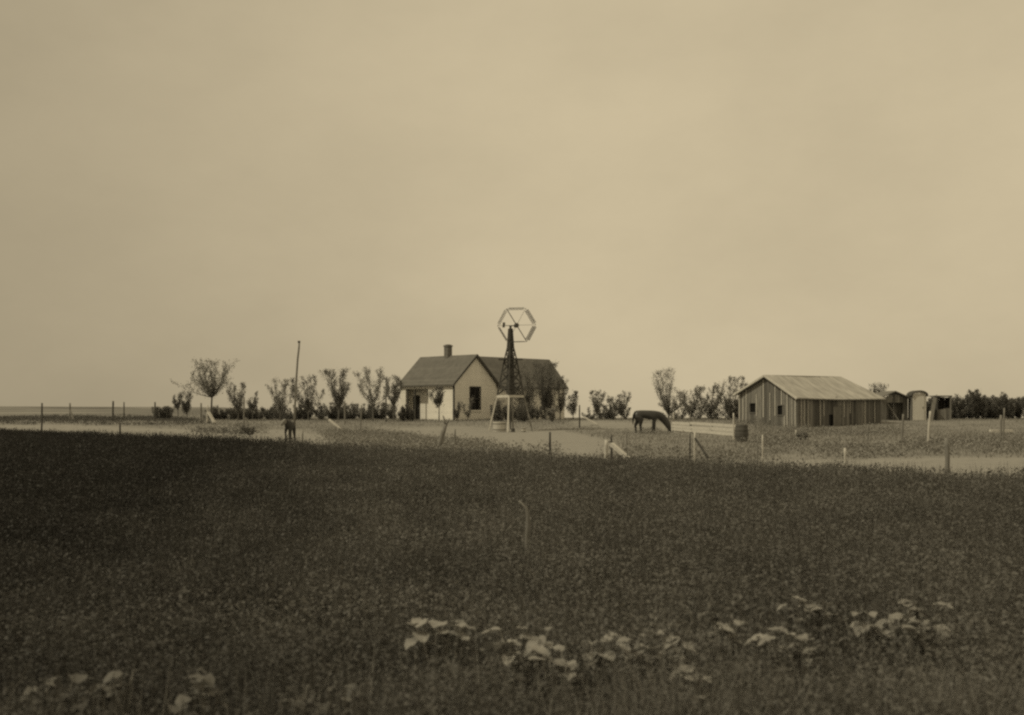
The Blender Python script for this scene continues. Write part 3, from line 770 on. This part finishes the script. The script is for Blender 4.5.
# pale battens nailed over some joints
for y, z0, z1 in ((.12, -.3, 9), (.45, -.3, 9), (.93, -.3, 9), (1.20, -.3, .93), (1.52, 1.72, 9), (2.2, .9, 9), (2.75, .5, 2.6), (3.45, .8, 9), (4.2, .9, 2.5), (5.35, -.3, 9), (5.72, -.3, 2.2), (6.12, -.3, 9)):
    MB().box(-.045, -.015, y, y + rr.uniform(.04, .075), z0, min(z1, gable_top(y) - .06)).build('batten', M['lath'], barn)
for x, z0 in ((.33, -.3), (.60, -.3), (.97, -.3), (2.15, .2), (2.5, .9), (4.5, .8), (5.1, 1.1), (6.6, -.3), (7.6, .4)):
    MB().box(x, x + .045, -.062, -.034, z0, h0 - .06).build('batten', M['lath'], barn)
MB().box(3.46, 4.28, -.05, -.02, -.25, 1.6).build('door', M['board'], barn)
for (q0, q1, z0, z1) in ((4.32, 4.98, 1.15, 1.83), (1.38, 1.96, .98, 1.66)):
    of = MB(); vs = []
    for x in (-.052, -.018):
        for k in (.0, .06): vs += [(x, q0 - k, z0 - k), (x, q1 + k, z0 - k), (x, q1 + k, z1 + k), (x, q0 - k, z1 + k)]
    fs = []
    for i_ in range(4):
        j_ = (i_ + 1) % 4
        fs += [(i_, j_, 4 + j_, 4 + i_), (8 + i_, 8 + j_, 12 + j_, 12 + i_), (i_, j_, 8 + j_, 8 + i_), (4 + i_, 4 + j_, 12 + j_, 12 + i_)]
    of.add(vs, fs); of.build('opening_frame', M['board'], barn)
# roof: right end drawn in at the ridge
e = .28
rs = MB()
def slab(mb, pts, th=.09):
    n = len(pts); mb.add([p for p in pts] + [(p[0], p[1], p[2] - th) for p in pts], [tuple(range(n)), tuple(range(2*n-1, n-1, -1))] + [(i, n+i, n+(i+1)%n, (i+1)%n) for i in range(n)])
sag = -.10
k0 = (hp - h0) / (BW / 2); k1 = (hp - h1) / (BW / 2)
slab(rs, [(-e, -e, h0 - e * k0 + .05), (4, -e, h0 - e * k0 + .05 + sag), (BL + .25, -e, h0 - e * k0 + .03), (BL - .9, BW / 2, hp + .03), (4, BW / 2, hp + .05 + sag), (-e, BW / 2, hp + .05)])
slab(rs, [(-e, BW + e, h1 - e * k1 + .05), (-e, BW / 2 + .002, hp + .049), (BL - .9, BW / 2 + .002, hp + .03), (BL + .25, BW + e, h1 - e * k1 + .05)])
slab(rs, [(BL + .252, -e, h0 - e * k0 + .03), (BL + .252, BW + e, h1 - e * k1 + .05), (BL - .9, BW / 2 + .004, hp + .03)])
rs.build('roof', M['barnroof'], barn)
fb = MB(); fb.beam((-e - .02, -e, h0 - e * k0 - .02), (-e - .02, BW / 2, hp - .01), .04, .14); fb.beam((-e - .02, BW + e, h1 - e * k1 - .02), (-e - .02, BW / 2, hp - .012), .04, .14)
fb.build('rake_board', M['pale'], barn)

# ------------------------------------------------------------------ sheds to the right of the barn
s1 = at(894.5, 87.5)
shed = thing('open_shed', 'low dark open-fronted shed with shallow gable next to the barn', 'shed', s1, R(6))
w, hgt = 1.12, 1.95
b1 = MB(); boards(b1, 0, .02, -w, w, lambda x: 2.22 - .42 * abs(x) / w, [(-.62, .72, -.35, 1.42)], 'x'); b1.build('front_wall', M['board_dark'], shed)
b1 = MB(); boards(b1, 0, -w - .03, .06, 2.2, lambda x: 1.78, axis='y'); boards(b1, 0, w, .06, 2.2, lambda x: 1.78, axis='y'); boards(b1, 0, .75, -w, w, lambda x: 1.78, axis='x'); b1.build('side_wall', M['board_dark'], shed)  # the cross wall near the front is added to lighten the opening
rfm = MB()
rfm.prism([(-w - .18, 1.74), (0, 2.28), (0, 2.36), (-w - .18, 1.82)], 'y', -.22, 2.4); rfm.prism([(w + .18, 1.74), (.002, 2.28), (.002, 2.36), (w + .18, 1.82)], 'y', -.22, 2.4)
rfm.build('roof', M['board_dark'], shed)
MB().beam((-.55, .10, 1.38), (.35, -.06, -.05), .04, .11).build('leaning_prop', M['board_dark'], shed)
s2 = at(919.5, 87.0)
oh = thing('outhouse', 'narrow pale limewashed outhouse with small curved dark roof between the two sheds', 'outhouse', s2, R(-4))
b2 = MB(); boards(b2, 0, 0, -.52, .52, lambda x: 2.16, axis='x', w=.16, gap=.004); b2.build('front_wall', M['outhouse'], oh)
b2 = MB(); boards(b2, 0, -.55, .04, 1.2, lambda x: 2.1, axis='y'); boards(b2, 0, .52, .04, 1.2, lambda x: 2.1, axis='y'); boards(b2, 0, 1.2, -.5, .5, lambda x: 2.1); b2.build('side_wall', M['board_dark'], oh)
arc = [(.66 * math.sin(R(t)), 2.0 + .42 * math.cos(R(t)) - .02) for t in range(-90, 91, 15)]
MB().prism(arc + [(p[0] * .93, p[1] - .07) for p in arc[::-1]], 'y', -.15, 1.35).build('roof', M['darkwood'], oh)
MB().prism([(.50 * math.sin(R(t)), 2.16 + .20 * math.cos(R(t))) for t in range(-90, 91, 15)], 'y', .005, .03).build('gable_board', M['outhouse'], oh)
dd = MB().box(-.36, .36, -.035, -.016, .02, 1.95).build('door', M['outhouse'], oh)
MB().box(.24, .29, -.055, -.037, .95, 1.1).build('latch', M['rust'], dd)
s3 = at(943.5, 88.0)
st = thing('stall_shed', 'small half-open stall with a grey lower wall and dark opening at the windbreak', 'shed', s3, R(-3))
b3 = MB(); boards(b3, 0, 0, -.50, .52, lambda x: .95 + .06 * math.sin(x * 5)); b3.build('half_wall', M['board'], st)
b3 = MB(); boards(b3, 0, 1.3, -.55, .55, lambda x: 1.9); boards(b3, 0, -.55, .05, 1.3, lambda x: 1.85, axis='y'); boards(b3, 0, .55, .1, 1.3, lambda x: 1.85, axis='y'); b3.build('back_wall', M['darkwood'], st)
MB().box(-.66, .66, -.1, 1.5, 1.9, 1.98).build('roof', M['darkwood'], st)
for x in (-.56, .50): MB().box(x, x + .09, -.08, .01, -.2, 1.9).build('corner_post', M['wood'] if x > 0 else M['darkwood'], st)
l = at(934, 86.6)
tag(MB().beam((-.24, 0, 0), (.24, .45, 1.85), .30, .04, up=(0, 1, 0)).build('leaning_board', M['wood'], loc=l), 'wide grey board leaning between the outhouse and the small stall', 'board')

# ------------------------------------------------------------------ low board fence, barrel
A = Vector(at(735.5, 61.8)); B = Vector(at(671, 75.5))
pen = thing('board_fence', 'low fence of pale sunlit boards running back beside the barrel', 'fence', A)
Lv = B - A; Lf = Vector((Lv.x, Lv.y, 0)); fd = Lf.normalized()
for k, (z, qa, qb, wd) in enumerate(((.13, .0, .62, .19), (.12, .63, 1.0, .17), (.37, .0, .34, .20), (.34, .345, 1.0, .18), (.61, .0, .66, .17), (.56, .665, .98, .19))):
    mb = MB(); mb.beam(Lv * qa + Vector((0, 0, z)), Lv * qb + Vector((0, 0, z - .03 * (k % 2))), .03, wd); mb.build('rail_board', M['fenceboard'], pen)
nrm = Vector((fd.y, -fd.x, 0))
if nrm.x < 0: nrm = -nrm
for q in (0.02, .33, .66, .98):
    p = Lv * q + nrm * .065; MB().beam(p + Vector((0, 0, -.2)), p + Vector((0, 0, .84)), .09, .09).build('post', M['wood'], pen)
l = at(741.5, base_dist(741.5, 442)); 
brl = MB(); brl.lathe([(.26, 0), (.31, .2), (.335, .42), (.31, .64), (.265, .84), (.24, .84), (.23, .78), (.001, .78)], 24)
brl = tag(brl.build('barrel', M['barrel'], loc=l), 'dark old wooden barrel at the near end of the pale board fence', 'barrel')
hp_ = MB()
for z, r in ((.12, .288), (.30, .327), (.56, .327), (.74, .288)): hp_.lathe([(r, z - .025), (r + .012, z - .025), (r + .012, z + .025), (r, z + .025)], 24)
hp_.build('hoop', M['rust'], brl)

# ------------------------------------------------------------------ posts, props and the pole
def post(px, top, label, d=None, base=None, wpx=2.0, lean=0.0, mat='wood', bend=0.0, name='fence_post', cat='post', group=None, seed=0):
    rr = random.Random(int(px * 3) + seed)
    if d is None: d = base_dist(px, base)
    l = at(px, d); H = CAM_H + (HY - top) * d / F_PX - l.z; r = wpx * d / F_PX * .5
    pts = []; n = 7
    for i in range(n):
        t = i / (n - 1); z = -.15 + (H + .15) * t
        pts.append((lean * d / F_PX * t + bend * math.sin(math.pi * t) * d / F_PX + rr.uniform(-.1, .1) * r, rr.uniform(-.1, .1) * r, z))
    mb = MB(); mb.tube(pts, [r * (1.06 - .16 * i / (n - 1)) * rr.uniform(.93, 1.07) for i in range(n)], 8, .07, rr)
    return tag(mb.build(name, M[mat], loc=l, smooth_=True), label, cat, group)
FG = 'posts of the wire fences round the farmyard'
E = lambda px: 32.9 / (1 + 1.135 * (px - CX) / F_PX)           # distance of the field edge in that direction
P_ = lambda *a, **k: post(*a, group=FG, **k)
P_(42, 403, 'far left dark post on the horizon, first at the photo edge', base=420, wpx=1.8, mat='darkwood')
P_(70, 403, 'braced grey post on the far left, second along the skyline', base=420.5, wpx=1.8)
P_(113, 401, 'tall dark post on the skyline between braced post and leaning twigs', base=421, wpx=1.9, mat='darkwood')
P_(124, 402, 'thin dark post close behind the tall skyline post on the left', base=419, wpx=1.2, mat='darkwood')
P_(155, 402, 'dark post just left of the low straggly shrub', base=421.5, wpx=1.7, mat='darkwood')
P_(201, 403, 'grey post beside the trunk of the tall open tree', base=423, wpx=2.0)
P_(207, 405, 'pale thin post between the grey post and the sloping prop', base=423, wpx=1.6, mat='pale', lean=.5)
P_(244, 397, 'slim post among the ragged trees left of the pole', base=427, wpx=1.6)
P_(41, 414, 'dark post at the left end of the pale road', d=E(41) + 1.5, wpx=1.8, mat='darkwood', lean=1.5)
P_(120, 423, 'dark stubby post where the field meets the road at the left', d=E(120) + .8, wpx=1.9, mat='darkwood')
P_(201.5, 436, 'small pale stub in the road at the field edge', d=E(201) + .8, wpx=1.6, mat='pale', lean=-.6)
P_(287, 432, 'thin pale stake standing directly before the calf', d=E(287) + .8, wpx=1.4, mat='pale', lean=.3)
P_(302, 431, 'thin grey stake a step right of the calf', d=E(302) + .9, wpx=1.4, lean=.8)
P_(345, 401, 'slim pale post beneath the vase-shaped tree', base=424, wpx=1.7, lean=-.4)
P_(360.5, 405, 'thin leaning post between the vase-shaped and feathery trees', base=431, wpx=1.4, lean=1.0)
P_(386, 391, 'dark porch-side post left of the farmhouse', base=422, wpx=1.3, mat='darkwood')
P_(455, 429, 'straight post right beside the crooked forked post', d=E(455) + 8, wpx=1.9)
P_(550, 432, 'short dark post alone between windmill and white stub', d=E(550) + 1.0, wpx=2.2, mat='darkwood')
P_(579.5, 405, 'dark post right of the short tree past the house corner', base=428, wpx=1.4, mat='darkwood')
P_(605.5, 440, 'stout white post stub at the field edge with props beside it', d=E(605) + .6, wpx=3.8, mat='pale', lean=.8)
P_(611.5, 435, 'thin dark post right behind the stout white stub', d=E(611) + 1.2, wpx=2.0, mat='darkwood')
P_(625, 428, 'thin curved stick between the white stub and the horse', d=E(625) + 9, wpx=1.4, bend=.9, lean=1.5)
P_(690, 434, 'dark thin post paired with a paler one right of the horse', d=E(690) + 1.4, wpx=1.5, mat='darkwood')
P_(694, 432, 'pale post with a dark sloping prop right of the horse', d=E(694) + 1.2, wpx=2.0, lean=.8, mat='pale')
P_(757.5, 436, 'dark thin post paired with a paler one below the barn gable', d=E(757) + 1.0, wpx=1.4)
P_(762.5, 435, 'pale thin post below the barn gable', d=E(762) + 1.3, wpx=1.6, mat='pale')
P_(733.5, 413, 'slim pale post at the near end of the board fence', base=440, wpx=1.6, mat='pale')
P_(796, 430, 'short pale stub beside a dark little bush before the barn', base=441, wpx=1.7, mat='pale')
P_(845.5, 448, 'knobbly pale stub in the field edge below the barn door', d=E(845) + .7, wpx=2.6, mat='pale', lean=-.6)
P_(839.5, 432, 'thin grey post before the barn long wall', base=447, wpx=1.3)
P_(868, 424, 'thin pale post in the weeds under the low end of the barn', base=446, wpx=1.4, mat='wood')
P_(901.5, 414, 'leaning grey post in front of the open shed', base=443, wpx=2.2, lean=1.6)
P_(927.5, 411, 'leaning pale crooked post in front of the outhouse', base=443, wpx=2.3, lean=2.6, mat='pale')
P_(948.5, 438, 'stout grey post standing at the field edge on the right', d=E(948) + .55, wpx=5.0, lean=-2.0)
P_(965, 431, 'short thin post in the weeds before the windbreak', base=443, wpx=1.4)
P_(1001, 415, 'shorter of the two posts at the right edge of the photo', base=447, wpx=2.4)
P_(1003, 408, 'taller of the two posts at the right edge of the photo', base=446, wpx=1.9, lean=1.2)
P_(673.5, 412, 'pale thin stick at the far end of the board fence', base=426, wpx=1.2, mat='pale')
P_(678, 413, 'dark thin stick at the far end of the board fence', base=427, wpx=1.2, mat='wood')
P_(690, 414, 'grey stick behind the middle of the board fence', base=426, wpx=1.2)
# crooked forked post
l = at(441, 44.5); mb = MB(); u = 44.5 / F_PX
mb.tube([(-1*u, 0, -.1), (-.5*u, 0, 7*u), (1.5*u, 0, 15*u), (4.5*u, 0, 24*u)], [3.0*u, 2.7*u, 2.6*u, 2.0*u], 9, .08, random.Random(2))
mb.tube([(4.2*u, 0, 22*u), (3.5*u, .02, 28*u), (2.0*u, .02, 33*u)], [1.3*u, 1.0*u, .5*u], 7)
mb.tube([(4.2*u, 0, 22*u), (7*u, 0, 27*u), (9*u, 0, 30*u)], [1.2*u, .8*u, .4*u], 7)
tag(mb.build('forked_post', M['wood'], loc=l, smooth_=True), 'crooked forked tree-trunk post leaning right in front of the farmhouse', 'post')
# sloping props and loose boards
def prop(x0, y0, x1, y1, d, wd, label, mat='pale', name='sloping_prop', cat='board'):
    p0 = Vector(((x0 - CX) / F_PX * d, d, CAM_H - (y0 - HY) * d / F_PX)); p1 = Vector(((x1 - CX) / F_PX * d, d - .35, CAM_H - (y1 - HY) * d / F_PX))
    o = Vector((p1.x, p1.y, float(zg(p1.x, p1.y)))); dz = min(0, 0); p1.z = max(o.z + .01, min(p1.z, o.z + .35))
    mb = MB().beam(p0 - o, p1 - o, wd, wd * .8)
    return tag(mb.build(name, M[mat], loc=o, bevel=.008), label, cat)
prop(70, 410, 75.5, 420, base_dist(70, 420.5) - .1, .12, 'short prop bracing the second skyline post on the left', 'wood')
prop(208.5, 412, 216, 423, base_dist(208, 424), .20, 'white sloping board by the foot of the tall open tree')
prop(329, 419.5, 343, 430.5, base_dist(340, 431), .16, 'pale board sloping down under the vase-shaped tree')
prop(611.5, 444, 628.5, 459.5, E(620) + .8, .14, 'thick white sloping prop beside the stout white stub')
prop(626, 446, 641, 456, E(632) + 2.4, .075, 'thinner pale prop sloping right of the thick white one', 'wood')
prop(695, 438, 705.5, 457, E(700) + 1.3, .06, 'dark prop sloping from the pale post right of the horse', 'darkwood')
prop(584, 417, 597, 424.5, base_dist(595, 425), .13, 'pale board lying aslant right of the farmhouse', 'pale')
l = at(1001, base_dist(1001, 433))
tag(MB().box(-.75, .75, -.12, .12, 0, .22).build('squared_timber', M['pale'], loc=l, bevel=.01, rz=R(4)), 'pale squared timber lying behind the two posts at the right edge', 'timber')
# the tall pole
l = at(294.3, 78); u = 78 / F_PX; H = CAM_H + (HY - 342) * u - l.z
pl = MB(); pl.tube([(0, 0, -.3), (.4*u, 0, H*.2), (1.2*u, 0, H*.4), (2.2*u, 0, H*.6), (2.9*u, 0, H*.72), (3.3*u, 0, H*.8), (4.6*u, 0, H*.93), (4.9*u, 0, H)],
                   [1.25*u, 1.2*u, 1.1*u, 1.0*u, .95*u, .95*u, .9*u, .85*u], 9, .05, random.Random(8))
pl = tag(pl.build('tall_pole', M['wood'], loc=l, smooth_=True), 'tall bare slightly crooked pole standing among the orchard trees', 'pole')
MB().box(3.6*u, 5.9*u, -.06, .06, H - .06, H + .08).build('pole_cap', M['darkwood'], pl)

# ------------------------------------------------------------------ animals
def skinned(name, chains, mat, parent, sub=2, fat=1.28):
    """chains: lists of (x, y, z, r); a chain whose first point is an index joins an earlier vertex"""
    vs, es, rs = [], [], []
    for ch in chains:
        prev = None
        for p in ch:
            if isinstance(p, int): prev = p; continue
            vs.append(p[:3]); rs.append(tuple(v * fat for v in (p[3:] if len(p) == 5 else (p[3], p[3]))))
            if prev is not None: es.append((prev, len(vs) - 1))
            prev = len(vs) - 1
    me = bpy.data.meshes.new(name); me.from_pydata(vs, es, []); o = bpy.data.objects.new(name, me); col.objects.link(o)
    md = o.modifiers.new('skin', 'SKIN'); md.use_smooth_shade = True; md.branch_smoothing = .6
    for i, d in enumerate(me.skin_vertices[0].data): d.radius = rs[i]; d.use_root = (i == 0)
    s = o.modifiers.new('sub', 'SUBSURF'); s.levels = sub; s.render_levels = sub
    dg = bpy.context.evaluated_depsgraph_get(); me2 = bpy.data.meshes.new_from_object(o.evaluated_get(dg))
    o.modifiers.clear(); o.data = me2; bpy.data.meshes.remove(me); me2.name = name
    me2.materials.clear(); me2.materials.append(mat); me2.polygons.foreach_set('use_smooth', [True] * len(me2.polygons))
    if parent: o.parent = parent
    return o

hl = at(647.5, base_dist(646.5, 433.6))
horse = thing('horse', 'dark horse grazing with its head down in the yard', 'horse', hl, R(2)); horse.scale = (1.06, 1.06, 1.06)
body = [
    [(-.62, 0, 1.22, .22, .22), (-.30, 0, 1.19, .23, .21), (.08, 0, 1.13, .26, .26), (.42, 0, 1.19, .23, .26), (.70, 0, 1.15, .17, .22), (.93, 0, .95, .125, .19), (1.12, 0, .70, .10, .155), (1.25, 0, .52, .095, .145), (1.31, 0, .34, .075, .10), (1.35, 0, .17, .058, .07), (1.36, 0, .08, .05, .055)],
    [0, (-.86, 0, 1.22, .15, .17)],
]
def leg(side, pts, root): return [root] + [(x, y * side, z, r, r) for x, y, z, r in pts]
hind = [(-.64, .15, 1.00, .155), (-.54, .16, .78, .115), (-.72, .16, .52, .065), (-.70, .16, .30, .046), (-.68, .16, .13, .050), (-.63, .16, .03, .058)]
hind2 = [(-.60, .15, 1.00, .155), (-.42, .16, .78, .115), (-.46, .16, .52, .065), (-.42, .16, .30, .046), (-.40, .16, .13, .050), (-.35, .16, .03, .058)]
fore = [(.46, .14, .92, .125), (.42, .15, .74, .085), (.45, .15, .46, .058), (.44, .15, .28, .042), (.43, .15, .12, .048), (.48, .15, .03, .056)]
fore2 = [(.46, .14, .92, .125), (.36, .15, .74, .085), (.32, .15, .46, .058), (.28, .15, .28, .042), (.26, .15, .12, .048), (.31, .15, .03, .056)]
skinned('body', body + [leg(1, hind, 0), leg(-1, hind2, 0), leg(1, fore, 3), leg(-1, fore2, 3)], M['coat'], horse, fat=1.42)
tl = MB(); tl.tube([(-.62, 0, 1.36), (-.74, .01, 1.31), (-.83, .01, 1.12), (-.87, .02, .86), (-.88, .02, .55)], [.05, .055, .065, .055, .015], 9, .12, random.Random(5))
tl.build('tail', M['hair'], horse, smooth_=True)
mn = MB()
for i in range(14):
    t = i / 13; p = Vector((.68, 0, 1.30)).lerp(Vector((1.27, 0, .64)), t); mn.beam(p, p + Vector((-.02, -.10, -.15)), .10, .02)
mn.build('mane', M['hair'], horse)
for sd in (-1, 1):
    MB().tube([(1.27, .06 * sd, .60), (1.34, .08 * sd, .68), (1.38, .085 * sd, .73)], [.035, .03, .006], 6).build('ear', M['coat'], horse, smooth_=True)
MB().tube([(-.70, .16, .36), (-.70, .16, .28), (-.68, .16, .13), (-.66, .16, .08)], [.054, .053, .058, .060], 10).build('white_sock', M['sock'], horse, smooth_=True)

cl = at(289.5, 47.5)
calf = thing('calf', 'dark calf with a pale face seen end-on behind a thin stake', 'calf', cl, R(-96)); calf.scale = (1, .82, 1.06)
K = .80
sc_ = lambda ch: [tuple(v * K for v in p) if not isinstance(p, int) else p for p in ch]
cb = [[(-.52, 0, 1.08, .18, .22), (-.15, 0, 1.04, .19, .24), (.25, 0, 1.05, .18, .25), (.50, 0, 1.12, .14, .19), (.68, .04, 1.25, .10, .13)]]
ch_ = [(-.52, .13, .86, .12), (-.44, .14, .68, .09), (-.58, .14, .44, .05), (-.55, .14, .13, .04), (-.51, .14, .03, .045)]
cf = [(.32, .12, .84, .10), (.30, .13, .66, .07), (.32, .13, .40, .048), (.31, .13, .12, .038), (.34, .13, .03, .045)]
skinned('body', [sc_(c) for c in cb + [leg(1, ch_, 0), leg(-1, ch_, 0), leg(1, cf, 2), leg(-1, cf, 2)]], M['calfcoat'], calf)
skinned('face', [sc_(c) for c in [[(.70, .05, 1.28, .115, .13), (.84, -.06, 1.20, .10, .11), (.94, -.14, 1.08, .07, .075), (.99, -.18, 1.02, .055, .055)]]], M['paleface'], calf)
for sd in (-1, 1):
    MB().tube([(.66*K, (.04 + .10 * sd)*K, 1.36*K), (.64*K, (.04 + .22 * sd)*K, 1.38*K), (.62*K, (.04 + .30 * sd)*K, 1.33*K)], [.03, .045, .008], 7).build('ear', M['calfcoat'], calf, smooth_=True)
MB().tube([(-.70*K, 0, 1.18*K), (-.76*K, 0, .9*K), (-.76*K, .01, .55*K), (-.76*K, .01, .42*K)], [.02, .018, .03, .01], 7).build('tail', M['calfcoat'], calf, smooth_=True)

# ------------------------------------------------------------------ light, sky, camera
SUN_EL, SUN_AZ = 48, 252          # degrees; azimuth clockwise from +Y (the view direction)
sd = Vector((math.sin(R(SUN_AZ)) * math.cos(R(SUN_EL)), math.cos(R(SUN_AZ)) * math.cos(R(SUN_EL)), math.sin(R(SUN_EL))))
ld = bpy.data.lights.new('sun', 'SUN'); ld.energy = 2.0; ld.angle = R(1.0); ld.color = (1, .895, .65)
lo = bpy.data.objects.new('sun', ld); col.objects.link(lo); lo.rotation_euler = (-sd).to_track_quat('-Z', 'Y').to_euler(); lo.location = sd * 60

w = bpy.data.worlds.new('World'); sc.world = w; w.use_nodes = True
nt = w.node_tree; nt.nodes.clear(); N, L = nt.nodes.new, nt.links.new
out = N('ShaderNodeOutputWorld'); bg = N('ShaderNodeBackground'); sky = N('ShaderNodeTexSky')
sky.sky_type = 'NISHITA'; sky.sun_disc = False; sky.sun_elevation = R(SUN_EL); sky.sun_rotation = R(SUN_AZ); sky.dust_density = 4; sky.air_density = 1.2
bw = N('ShaderNodeRGBToBW'); L(sky.outputs[0], bw.inputs[0])
pw = N('ShaderNodeMath'); pw.operation = 'POWER'; pw.inputs[1].default_value = .05; L(bw.outputs[0], pw.inputs[0])
tc = N('ShaderNodeTexCoord'); nz = N('ShaderNodeTexNoise'); nz.inputs['Scale'].default_value = 2.4; nz.inputs['Detail'].default_value = 7; nz.inputs['Roughness'].default_value = .6
mp = N('ShaderNodeMapping'); mp.inputs['Scale'].default_value = (1, 1, 1.8); mp.inputs['Location'].default_value = (.3, 0, .2); L(tc.outputs['Generated'], mp.inputs[0]); L(mp.outputs[0], nz.inputs['Vector'])
mr = N('ShaderNodeMapRange'); mr.inputs['From Min'].default_value = .3; mr.inputs['From Max'].default_value = .7; mr.inputs['To Min'].default_value = .88; mr.inputs['To Max'].default_value = 1.06
L(nz.outputs['Fac'], mr.inputs['Value'])
sx = N('ShaderNodeSeparateXYZ'); L(tc.outputs['Generated'], sx.inputs[0])
vb = N('ShaderNodeMapRange'); vb.interpolation_type = 'SMOOTHSTEP'; vb.inputs['From Min'].default_value = -.55; vb.inputs['From Max'].default_value = .12; vb.inputs['To Min'].default_value = .64; vb.inputs['To Max'].default_value = 1.0
L(sx.outputs['X'], vb.inputs['Value'])          # vignette darkening put into the sky colour towards one side
m0 = N('ShaderNodeMath'); m0.operation = 'MULTIPLY'; L(vb.outputs[0], m0.inputs[0]); L(mr.outputs[0], m0.inputs[1])
ml = N('ShaderNodeMath'); ml.operation = 'MULTIPLY'; L(pw.outputs[0], ml.inputs[0]); L(m0.outputs[0], ml.inputs[1])
cm = N('ShaderNodeVectorMath'); cm.operation = 'SCALE'; cm.inputs[0].default_value = (5.62, 4.72, 3.10); L(ml.outputs[0], cm.inputs['Scale'])
L(cm.outputs[0], bg.inputs['Color']); bg.inputs['Strength'].default_value = .10; L(bg.outputs[0], out.inputs[0])

cd = bpy.data.cameras.new('camera'); cam = bpy.data.objects.new('camera', cd); col.objects.link(cam); sc.camera = cam
cam.location = (0, 0, CAM_H); cam.rotation_euler = (R(90), 0, 0)
cd.sensor_width = 36; cd.lens = 36 * F_PX / 1024; cd.shift_y = (HY - 357.5) / 1024
cd.clip_start = .1; cd.clip_end = 20000
cd.dof.use_dof = True; cd.dof.focus_distance = 60; cd.dof.aperture_fstop = 2.5
sc.view_settings.view_transform = 'Standard'; sc.view_settings.look = 'None'; sc.view_settings.exposure = 0; sc.view_settings.gamma = 1; sc.view_settings.use_curve_mapping = False
sc.render.engine = 'CYCLES'
sc.cycles.use_denoising = False
sc.cycles.use_adaptive_sampling = False
sc.cycles.filter_width = 2.4
sc.cycles.max_bounces = 5; sc.cycles.diffuse_bounces = 3; sc.cycles.transmission_bounces = 3
